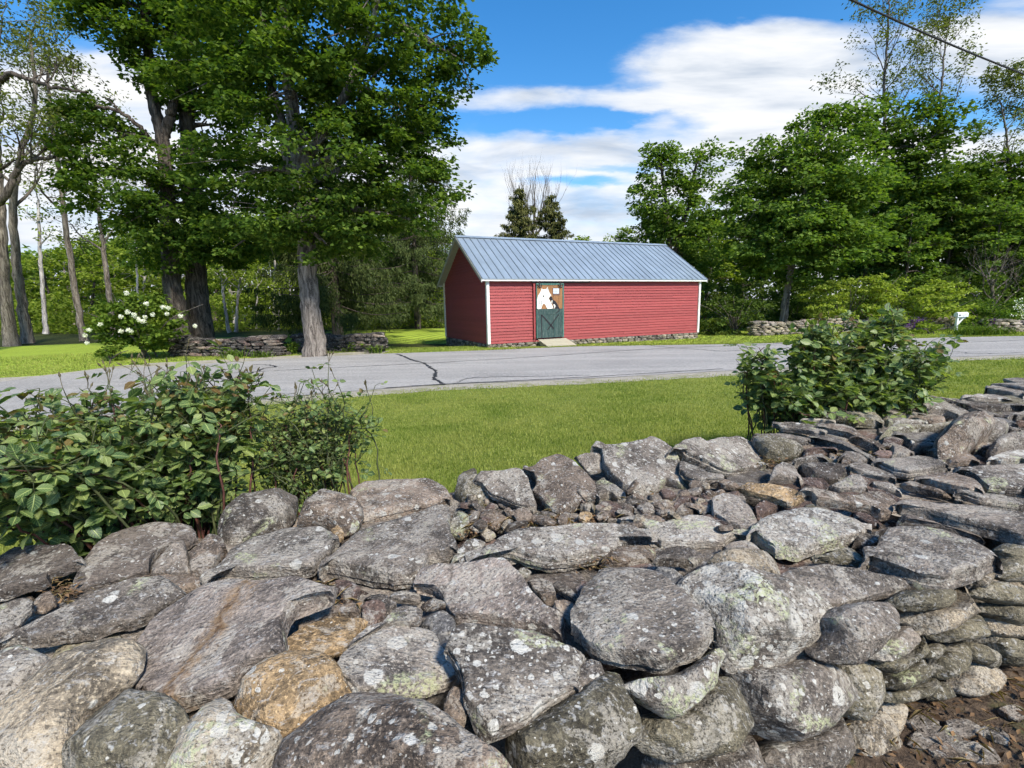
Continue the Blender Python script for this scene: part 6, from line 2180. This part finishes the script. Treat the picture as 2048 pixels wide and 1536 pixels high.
def build_right_trees():
    rng = np.random.default_rng(101)
    Y = 33.0
    b = ground_at(1345, Y)
    tr = [b, aty(1342, 540, Y), aty(1335, 440, Y), aty(1325, 350, Y), aty(1318, 310, Y)]
    f1 = [aty(1342, 530, Y), aty(1372, 430, Y), aty(1390, 340, Y), aty(1400, 310, Y)]
    ells = [E3(1320, 340, Y, 55, 40), E3(1385, 345, Y, 50, 42), E3(1292, 400, Y, 34, 50), E3(1340, 410, Y, 60, 45), E3(1400, 410, Y, 45, 45), E3(1300, 470, Y, 40, 40), E3(1350, 490, Y, 60, 45), E3(1420, 480, Y, 40, 60), E3(1315, 540, Y, 45, 40),
            E3(1390, 550, Y, 60, 45), E3(1292, 315, Y, 18, 22), E3(1412, 312, Y, 22, 20), E3(1345, 305, Y, 20, 16)]
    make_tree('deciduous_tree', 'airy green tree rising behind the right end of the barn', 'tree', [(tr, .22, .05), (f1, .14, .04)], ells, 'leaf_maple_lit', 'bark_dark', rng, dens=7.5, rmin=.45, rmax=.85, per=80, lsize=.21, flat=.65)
    Y = 25.5
    b = ground_at(1570, Y)
    tr = [b, aty(1570, 610, Y), aty(1577, 572, Y), aty(1590, 480, Y), aty(1610, 380, Y), aty(1640, 280, Y), aty(1655, 220, Y)]
    f1 = [aty(1580, 550, Y), aty(1555, 450, Y), aty(1540, 350, Y)]
    f2 = [aty(1585, 520, Y), aty(1650, 420, Y), aty(1690, 330, Y)]
    ells = [E3(1625, 400, Y - .6, 110, 75), E3(1565, 335, Y, 85, 50), E3(1645, 285, Y, 80, 60), E3(1672, 228, Y, 52, 34), E3(1500, 420, Y, 62, 65), E3(1720, 400, Y, 55, 70), E3(1570, 470, Y - .8, 100, 60), E3(1650, 490, Y - .6, 100, 55),
            E3(1490, 490, Y, 50, 45), E3(1735, 480, Y, 45, 45), E3(1590, 535, Y - .3, 100, 32), E3(1520, 305, Y, 48, 28), E3(1620, 400, Y + 1.2, 120, 110)]
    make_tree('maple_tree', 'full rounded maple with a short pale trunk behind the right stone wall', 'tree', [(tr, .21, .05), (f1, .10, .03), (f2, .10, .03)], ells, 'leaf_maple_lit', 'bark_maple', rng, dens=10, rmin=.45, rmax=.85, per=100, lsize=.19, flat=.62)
    Y = 34
    for (u, lab, ell) in [(1835, 'dark tall tree at the right behind the rounded maple', [(1850, 330, 75, 65), (1800, 290, 50, 50), (1890, 410, 85, 65), (1810, 400, 70, 70), (1760, 250, 45, 45), (1840, 235, 40, 35), (1870, 500, 95, 60), (1790, 500, 70, 60), (1905, 260, 30, 40)]),
                          (2015, 'dark tree at the right frame edge below the thin locust', [(2010, 380, 55, 60), (2045, 340, 45, 40), (1990, 470, 60, 55), (2050, 460, 60, 60), (2030, 540, 70, 45), (1975, 330, 25, 25)])]:
        b = ground_at(u, Y)
        tr = [b, aty(u, 520, Y), aty(u + 5, 400, Y), aty(u, 300, Y)]
        make_tree('deciduous_tree', lab, 'tree', [(tr, .25, .06)], [E3(a, c, Y, d, e) for a, c, d, e in ell], 'leaf_maple', 'bark_dark', rng, dens=8, rmin=.5, rmax=.95, per=66, lsize=.26)
    for (u, y, pts, r, lab, ll) in [(1778, 36, [(1776, 450), (1772, 300), (1768, 180), (1776, 60), (1780, -40)], .17, 'tallest thin locust with feathery leaves above the rounded maple', 3.0),
                                (1905, 38, [(1900, 450), (1890, 320), (1882, 220), (1888, 110), (1900, 40)], .15, 'pale feathery locust between the tallest locust and the cable', 2.7),
                                (2030, 36, [(2028, 480), (2022, 350), (2010, 250), (2000, 200)], .13, 'thin pale locust at the right frame edge', 2.2)]:
        b = ground_at(u, y)
        st = [b] + [aty(a, c, y) for a, c in pts]
        sparse_tree('locust_tree', lab, 'tree', [(st, r, .03)], rng, bark='twig', per=5, lsize=.20, group='feathery locusts at the right', limbs=15, llen=ll, crad=.45, from_frac=.42, maxlev=3, kids=(3, 3), spread=.5, up=.35, ratio=.68)
    # bare twiggy shrub on the right
    b = ground_at(1985, 27)
    sparse_tree('dead_shrub', 'bare brown twiggy shrub in front of the dark trees at the right', 'shrub', [([b, aty(1985, 590, 27), aty(1980, 560, 27)], .09, .06)], rng, bark='twig', per=0, limbs=14, llen=1.9, spread=.45, kids=(2, 3), up=.2, from_frac=.2, maxlev=3)


build_right_trees()


def shrub(name, label, cat, u, vb, y, ru, h, rng, leaf, per=60, lsize=0.1, dens=16, ry=None, group=None, stems=7, rmin=.2, rmax=.42, flat=.45):
    b = ground_at(u, y) if vb is None else gp(u, vb)
    y = b[1]
    t = empty(name, tuple(b), label=label, cat=cat, group=group)
    rx = ru * y / FPX
    ry = ry or rx * 0.7
    ells = [((0, 0, h * .45), (rx * .85, ry * .85, h * .45)), ((rx * .35, -ry * .2, h * .5), (rx * .55, ry * .6, h * .42)), ((-rx * .4, 0, h * .4), (rx * .55, ry * .6, h * .38))]
    C, Rr = crown_clumps(rng, ells, dens, rmin, rmax, flat, .55)
    C[:, 2] = np.maximum(C[:, 2], .08)
    V, Fc = leaf_cloud(rng, C, Rr, per, lsize, up=.5)
    link('foliage', mesh_np('foliage', V, Fc), M[leaf], t)
    tb = Tubes()
    for i in range(stems):
        e = np.array([rng.normal(0, rx * .5), rng.normal(0, ry * .5), h * rng.uniform(.5, .85)])
        tb.add(limb(rng, (rng.normal(0, .08), rng.normal(0, .08), 0), e, .1, 7), np.linspace(.03, .008, 7), 5)
    link('stems', tb.mesh('stems'), M['twig'], t)
    return t, C, Rr


def straps(name, label, cat, b, n, L, spread, rng, mat='leaf_daylily', wid=.022, group=None):
    """clump of arching strap leaves"""
    V, Fc = [], []
    for i in range(n):
        a = rng.random() * 2 * PI
        d = np.array([math.cos(a), math.sin(a), 0])
        s = np.array([-d[1], d[0], 0])
        o = np.array([rng.normal(0, spread), rng.normal(0, spread * .5), 0])
        l = L * rng.uniform(.6, 1.15)
        m_ = 5
        base = len(V)
        for j in range(m_):
            f = j / (m_ - 1)
            p = o + d * l * (f ** 1.5) * .75 + np.array([0, 0, l * (f - .55 * f ** 2.6)])
            w = wid * (1 - f ** 3) * .5 + .001
            V += [p - s * w, p + s * w]
        for j in range(m_ - 1):
            k = base + 2 * j
            Fc.append((k, k + 1, k + 3, k + 2))
    o = link(name, mesh_np(name, V, Fc), M[mat])
    o.location = b
    return tag(o, label, cat, group)


def build_shrubs():
    rng = np.random.default_rng(111)
    # snowball bush with white flower heads
    t, C, Rr = shrub('snowball_bush', 'leafy green snowball bush with round white flower heads across the road', 'bush', 292, 716, None, 96, 2.6, rng, 'leaf_viburnum', 70, .115, 32, ry=1.1)
    b = np.array(t.location)
    heads = [(253, 586), (268, 630), (255, 624), (276, 638), (290, 634), (286, 642), (278, 640), (305, 629), (336, 616), (334, 628), (326, 614), (242, 633), (201, 649), (170, 671), (174, 686), (242, 662), (262, 662), (256, 660), (390, 652), (293, 607), (178, 660), (361, 632)]
    for (u, v) in heads:
        p = aty(u, v, b[1] - 0.85 - 0.25 * rng.random()) - b
        r = rng.uniform(.042, .064)
        n = 90
        q = rng.normal(size=(n, 3))
        q /= np.linalg.norm(q, axis=1)[:, None]
        d = rng.normal(size=(n, 3)) * .8
        V, Fc = leaf_arrays(q * r, d, q, .034, .9)
        o = link('flower_head', mesh_np('flower_head', V, Fc), M['blossom'], t)
        o.location = p
    # right side planting
    shrub('spirea_bush', 'wide yellow-green mounded bush behind the right stone wall', 'bush', 1690, None, 24.2, 100, 3.3, rng, 'leaf_spirea', 70, .12, 20, ry=1.6)
    shrub('spirea_bush', 'yellow-green mounded bush sloping down toward the mailbox', 'bush', 1830, None, 23.8, 115, 2.75, rng, 'leaf_spirea', 70, .12, 20, ry=1.6)
    shrub('dark_shrub', 'dark dense shrub at the end of the right stone wall by the barn', 'bush', 1470, None, 24.0, 72, 2.3, rng, 'leaf_dark', 66, .11, 18, ry=1.3, stems=16)
    shrub('dark_shrub', 'dark shrub between the small maple trunk and the yellow-green bushes', 'bush', 1590, None, 26.5, 60, 1.9, rng, 'leaf_dark', 60, .12, 15, ry=1.3)
    shrub('dark_shrub', 'dark green shrub right of the yellow-green bushes', 'bush', 1960, None, 25.0, 80, 1.7, rng, 'leaf_maple', 60, .12, 14, ry=1.4)
    shrub('dark_shrub', 'shrub with a few pale flowers at the right frame edge', 'bush', 2055, None, 23.0, 60, 1.6, rng, 'leaf_maple_lit', 60, .11, 16, ry=1.2)
    shrub('low_shrub', 'bright low shrub on the grass just right of the barn', 'bush', 1415, None, 25.0, 30, .9, rng, 'leaf_wood', 50, .1, 20)
    shrub('low_shrub', 'small grey-green shrub behind the mailbox', 'bush', 1955, None, 21.8, 32, .75, rng, 'leaf_maple', 60, .09, 22)
    # ground cover round the pale maple trunk and the left walls
    for (u, v, ru, h, lab) in [(585, 708, 24, .42, 'low leafy ground cover left of the pale maple trunk'), (690, 703, 34, .34, 'low leafy ground cover right of the pale maple trunk'), (735, 703, 20, .55, 'leafy tuft at the end of the short dark wall'),
                               (222, 722, 30, .5, 'low leaves at the left foot of the snowball bush'), (1650, 668, 26, .45, 'low green plants before the pale stone wall'), (1860, 668, 34, .5, 'low green plants left of the mailbox post')]:
        shrub('ground_cover', lab, 'plant', u, v, None, ru, h, rng, 'leaf_viburnum' if u < 1000 else 'leaf_wood', 46, .08, 34, group='ground cover plants', stems=4, rmin=.1, rmax=.2)
    for (u, v, n, L, sp, lab) in [(1952, 671, 230, .75, .45, 'bright clump of arching strap leaves right of the mailbox'), (1995, 670, 120, .6, .35, 'lower strap-leaved clump at the right of the bright one'), (465, 716, 90, .5, .22, 'strap-leaved clump at the foot of the dark left wall'),
                                  (520, 715, 60, .4, .2, 'small grassy tuft before the dark left wall'), (1780, 672, 110, .5, .5, 'strap-leaved plants before the pale stone wall'), (750, 707, 50, .55, .15, 'drooping strap leaves at the wall end by the striped lawn'), (1925, 668, 70, .5, .3, 'strap leaves at the foot of the mailbox post')]:
        b = gp(u, v)
        straps('daylily_clump', lab, 'plant', b, n, L, sp, rng, group='strap-leaved clumps')
    # purple flowers along the pale wall
    P = []
    for (u, v) in [(1830, 646), (1822, 650), (1835, 642), (1815, 652), (1842, 640), (1990, 641), (1985, 643), (1760, 652)]:
        for k in range(14):
            P.append(aty(u + rng.normal(0, 3), v + rng.normal(0, 2), 20.6))
    P = np.array(P)
    V, Fc = leaf_arrays(P, rng.normal(size=P.shape), rng.normal(size=P.shape), .07, .8)
    tag(link('purple_flowers', mesh_np('purple_flowers', V, Fc), M['blossom_purple']), 'small purple flowers before the pale stone wall', 'flowers', kind='stuff')
    P = np.array([aty(2040 + rng.normal(0, 10), 615 + rng.normal(0, 14), 21.9) for k in range(90)])
    V, Fc = leaf_arrays(P, rng.normal(size=P.shape), rng.normal(size=P.shape), .07, .8)
    tag(link('white_flowers', mesh_np('white_flowers', V, Fc), M['blossom']), 'scattered pale flowers on the shrub at the right edge', 'flowers', kind='stuff')


build_shrubs()


# ------------------------------------------------------------------ rose bushes on the near wall
def leaflet_arrays(P, d, nr, size, rng, fine=False):
    """serrated folded leaflets, all with the same topology"""
    m_ = len(P)
    d = d / (np.linalg.norm(d, axis=1)[:, None] + 1e-9)
    s = np.cross(d, nr)
    s /= np.linalg.norm(s, axis=1)[:, None] + 1e-9
    nn = np.cross(s, d)
    ts = np.array([0.0, 0.14, 0.36, 0.60, 0.83, 1.0])
    ws = np.array([0.0, 0.21, 0.345, 0.32, 0.18, 0.0])
    if fine:
        ts = np.array([0.0, 0.08, 0.17, 0.28, 0.39, 0.50, 0.61, 0.72, 0.82, 0.91, 1.0])
        ws = np.array([0.0, 0.15, 0.245, 0.305, 0.335, 0.335, 0.305, 0.25, 0.175, 0.09, 0.0])
    V, UV = [], []
    k = len(ts)
    size = np.asarray(size)[:, None]
    curl = (rng.normal(0.10, 0.10, m_))[:, None]
    fold = (0.22 + 0.15 * rng.random(m_))[:, None]
    for j in range(k):   # midrib
        V.append(P + d * size * ts[j] - nn * size * curl * ts[j] ** 2)
        UV.append(np.tile([0, ts[j]], (m_, 1)))
    for sg in (1, -1):
        for j in range(1, k - 1):
            jag = (0.020 if j % 2 else -0.006) if fine else (0.022 if j % 2 else -0.012)
            V.append(P + d * size * (ts[j] + 0.03 + jag) + s * sg * size * ws[j] * (1.05 if j % 2 else 0.97) + nn * size * (fold * ws[j] - curl * ts[j] ** 2))
            UV.append(np.tile([sg * 0.5, ts[j]], (m_, 1)))
    nv = len(V)
    V = np.stack(V, 1).reshape(-1, 3)
    UV = np.stack(UV, 1).reshape(-1, 2)
    tri = []
    for si, sg in enumerate((1, -1)):
        o = k + si * (k - 2)
        for j in range(k - 1):
            a, b = j, j + 1
            if j == 0:
                f = [(a, o, b)]
            elif j == k - 2:
                f = [(a, o + j - 1, b)]
            else:
                f = [(a, o + j - 1, o + j), (a, o + j, b)]
            tri += [q if sg < 0 else q[::-1] for q in f]
    tri = np.array(tri)
    Fc = (tri[None] + (np.arange(m_) * nv)[:, None, None]).reshape(-1, 3)
    return V, Fc, UV


def rose_bush(label, base, boxes, n_cane, rng, lsize=(0.036, 0.056), leaf_every=0.055, n_parts=200, red=0.06, thin=False, buds=20):
    """boxes: list of (middle, radii) that the canes reach into"""
    base = np.asarray(base, float)
    root = empty('rose_bush', tuple(base), label=label, cat='bush')
    tb, tr_ = Tubes(), Tubes()
    P, D, Nn, Sz = [], [], [], []
    ends = []
    for i in range(n_cane):
        c, r = boxes[i % len(boxes)]
        q = rng.normal(size=3)
        q /= np.linalg.norm(q)
        q *= rng.random() ** 0.4
        tgt = np.asarray(c) + q * np.asarray(r)
        st = np.array([c[0] * .55 + base[0] * .45 + rng.normal(0, .12), base[1] + rng.normal(0, .08), base[2]])
        st = st * 1.0
        mid = st + (tgt - st) * 0.55 + np.array([0, 0, 0.16]) + rng.normal(0, .05, 3)
        path = curve_pts([st, mid, tgt], 16)
        path += rng.normal(0, .006, path.shape)
        (tr_ if rng.random() < .45 else tb).add(path - base, np.linspace(.0065, .0024, 16) * (0.8 if thin else 1.0), 6)
        segs = [(path, 0.40)]
        for k in range(2 if not thin else 3):     # side shoots
            i0 = int(rng.integers(6, 15))
            sd = rng.normal(size=3)
            sd[2] = abs(sd[2]) * .8 + .2
            sd /= np.linalg.norm(sd)
            L = rng.uniform(.10, .24)
            sh = curve_pts([path[i0], path[i0] + sd * L * .5 + rng.normal(0, .015, 3), path[i0] + sd * L + [0, 0, .02]], 8)
            tb.add(sh - base, np.linspace(.003, .0016, 8), 5)
            segs.append((sh, 0.15))
            ends.append(sh[-1])
        ends.append(path[-1])
        for pth, f0 in segs:
            L = np.linalg.norm(np.diff(pth, axis=0), axis=1).sum()
            n = max(2, int(L * (1 - f0) / leaf_every))
            for s in np.linspace(f0, 1.0, n):
                a = np.array([np.interp(s, np.linspace(0, 1, len(pth)), pth[:, k]) for k in range(3)])
                t = rng.normal(size=3)
                t[2] = t[2] * .45 + .15
                t /= np.linalg.norm(t)
                rl = rng.uniform(.045, .085)
                nl = 5 if rng.random() < .7 else 3
                sz = rng.uniform(*lsize)
                up = np.array([0, 0, 1.0]) + rng.normal(0, .38, 3)
                side = np.cross(t, up)
                side /= np.linalg.norm(side) + 1e-9
                tip = a + t * rl + np.array([0, 0, -.012])
                tb.add([a - base, a + t * rl * .55 - base, tip - base], [.0014, .0011, .0008], 3)
                spec = [(1.0, 0, 1.12), (.68, 1, 1.0), (.68, -1, 1.0), (.36, 1, .78), (.36, -1, .78)][:nl]
                for (f, sg, ks) in spec:
                    p = a + (tip - a) * f
                    dd = t * (1.0 if sg == 0 else .45) + side * sg + rng.normal(0, .16, 3) + np.array([0, 0, -.12])
                    P.append(p + side * sg * .004)
                    D.append(dd)
                    Nn.append(up + rng.normal(0, .25, 3))
                    Sz.append(sz * ks * rng.uniform(.85, 1.15))
    P, D, Nn, Sz = np.array(P), np.array(D), np.array(Nn), np.array(Sz)
    dist = np.linalg.norm(P - CAM, axis=1)
    order = np.argsort(dist - 2.0 * Sz * 5)
    big = order[:n_parts]
    rest = order[n_parts:]
    rr = rng.random(len(rest)) < red * (P[rest][:, 2] > np.percentile(P[:, 2], 60))
    for nm, sel, mat in (('foliage', rest[~rr], 'leaf_rose'), ('young_foliage', rest[rr], 'leaf_rose_red')):
        if len(sel):
            V, Fc, UV = leaflet_arrays(P[sel], D[sel], Nn[sel], Sz[sel], rng)
            o = link(nm, mesh_np(nm, V - base, Fc, True, UV), M[mat], root)
            o['kind'] = 'stuff'
    # the largest leaves are objects of their own
    metas = []
    for k in range(5):
        V, Fc, UV = leaflet_arrays(np.zeros((1, 3)), np.array([[0, 1.0, 0]]), np.array([[0, 0, 1.0]]), np.array([1.0]), rng, True)
        me = mesh_np('leaf', V, Fc, True, UV)
        me.materials.append(M['leaf_rose'])
        metas.append(me)
    for i in big:
        o = bpy.data.objects.new('leaf', metas[int(rng.integers(0, 5))])
        COL.objects.link(o)
        o.parent = root
        d = D[i] / np.linalg.norm(D[i])
        s = np.cross(d, Nn[i])
        s /= np.linalg.norm(s)
        n = np.cross(s, d)
        mx = Matrix(((s[0], d[0], n[0]), (s[1], d[1], n[1]), (s[2], d[2], n[2])))
        k = Sz[i]
        o.matrix_local = Matrix.Translation(Vector(P[i] - base)) @ mx.to_4x4() @ Matrix.Scale(k, 4)
    link('canes', tb.mesh('canes'), M['cane_green'], root)
    if tr_.n:
        link('canes', tr_.mesh('canes'), M['cane_red'], root)
    # buds on upright stalks
    E_ = sorted(ends, key=lambda e: -e[2])[:buds * 2]
    for e in E_[::2]:
        e = np.asarray(e)
        b = Tubes()
        for j in range(int(rng.integers(1, 4))):
            tp = e + np.array([rng.normal(0, .018), rng.normal(0, .018), rng.uniform(.025, .06)])
            b.add([e - base, (e + tp) / 2 - base + rng.normal(0, .002, 3), tp - base], [.0013, .0013, .0015], 5)
            ax = (tp - e) / np.linalg.norm(tp - e)
            b.add([tp - base, tp + ax * .005 - base, tp + ax * .011 - base, tp + ax * .019 - base, tp + ax * .026 - base], [.0016, .0042, .0045, .0024, .0004], 6)
        link('bud', b.mesh('bud'), M['bud'], root)
    return root


def build_roses():
    rng = np.random.default_rng(121)
    def B(u, v, y, ru, rv, ry):
        k = y / FPX
        return (aty(u, v, y), (ru * k, ry, rv * k))
    rose_bush('large leafy rose bush with big near leaves over the left end of the wall', (-1.55, 2.05, 0.36),
              [B(60, 930, 1.75, 150, 100, .25), B(250, 890, 2.0, 150, 100, .28), B(400, 880, 2.2, 110, 90, .25), B(120, 980, 1.8, 150, 90, .2), B(330, 960, 2.1, 120, 80, .22), B(-120, 940, 1.8, 150, 110, .3), B(280, 800, 2.2, 170, 40, .25), B(60, 840, 2.0, 120, 50, .25), B(430, 800, 2.3, 70, 35, .2), B(-20, 950, 1.5, 60, 60, .1), B(420, 775, 2.3, 90, 25, .2)],
              160, rng, (0.030, 0.058), .062, 260, .14, buds=34)
    rose_bush('thin twiggy rose bush with small leaves right of the large left one', (-0.92, 2.42, 0.34),
              [B(545, 850, 2.4, 50, 60, .2), B(600, 850, 2.5, 80, 70, .2), B(660, 820, 2.5, 60, 50, .18), B(560, 920, 2.45, 70, 60, .18), B(620, 920, 2.5, 60, 50, .15), B(690, 860, 2.55, 35, 45, .12)],
              58, rng, (0.022, 0.038), .07, 90, .08, thin=True, buds=12)
    rose_bush('dense dark rose bush on the far edge of the wall at the right', (2.25, 3.72, 0.36),
              [B(1560, 780, 3.7, 70, 60, .3), B(1660, 760, 3.75, 110, 80, .35), B(1760, 745, 3.8, 90, 70, .3), B(1700, 680, 3.8, 70, 35, .25), B(1820, 720, 3.85, 60, 60, .25), B(1600, 820, 3.6, 60, 50, .25), B(1700, 800, 3.7, 110, 45, .3), B(1850, 740, 3.9, 35, 30, .2), B(1510, 730, 3.7, 40, 50, .2), B(1760, 790, 3.75, 70, 40, .2), B(1630, 710, 3.75, 60, 35, .2), B(1640, 665, 3.8, 25, 15, .1), B(1780, 645, 3.85, 40, 20, .15)],
              158, rng, (0.042, 0.072), .064, 220, .05, buds=26)


build_roses()
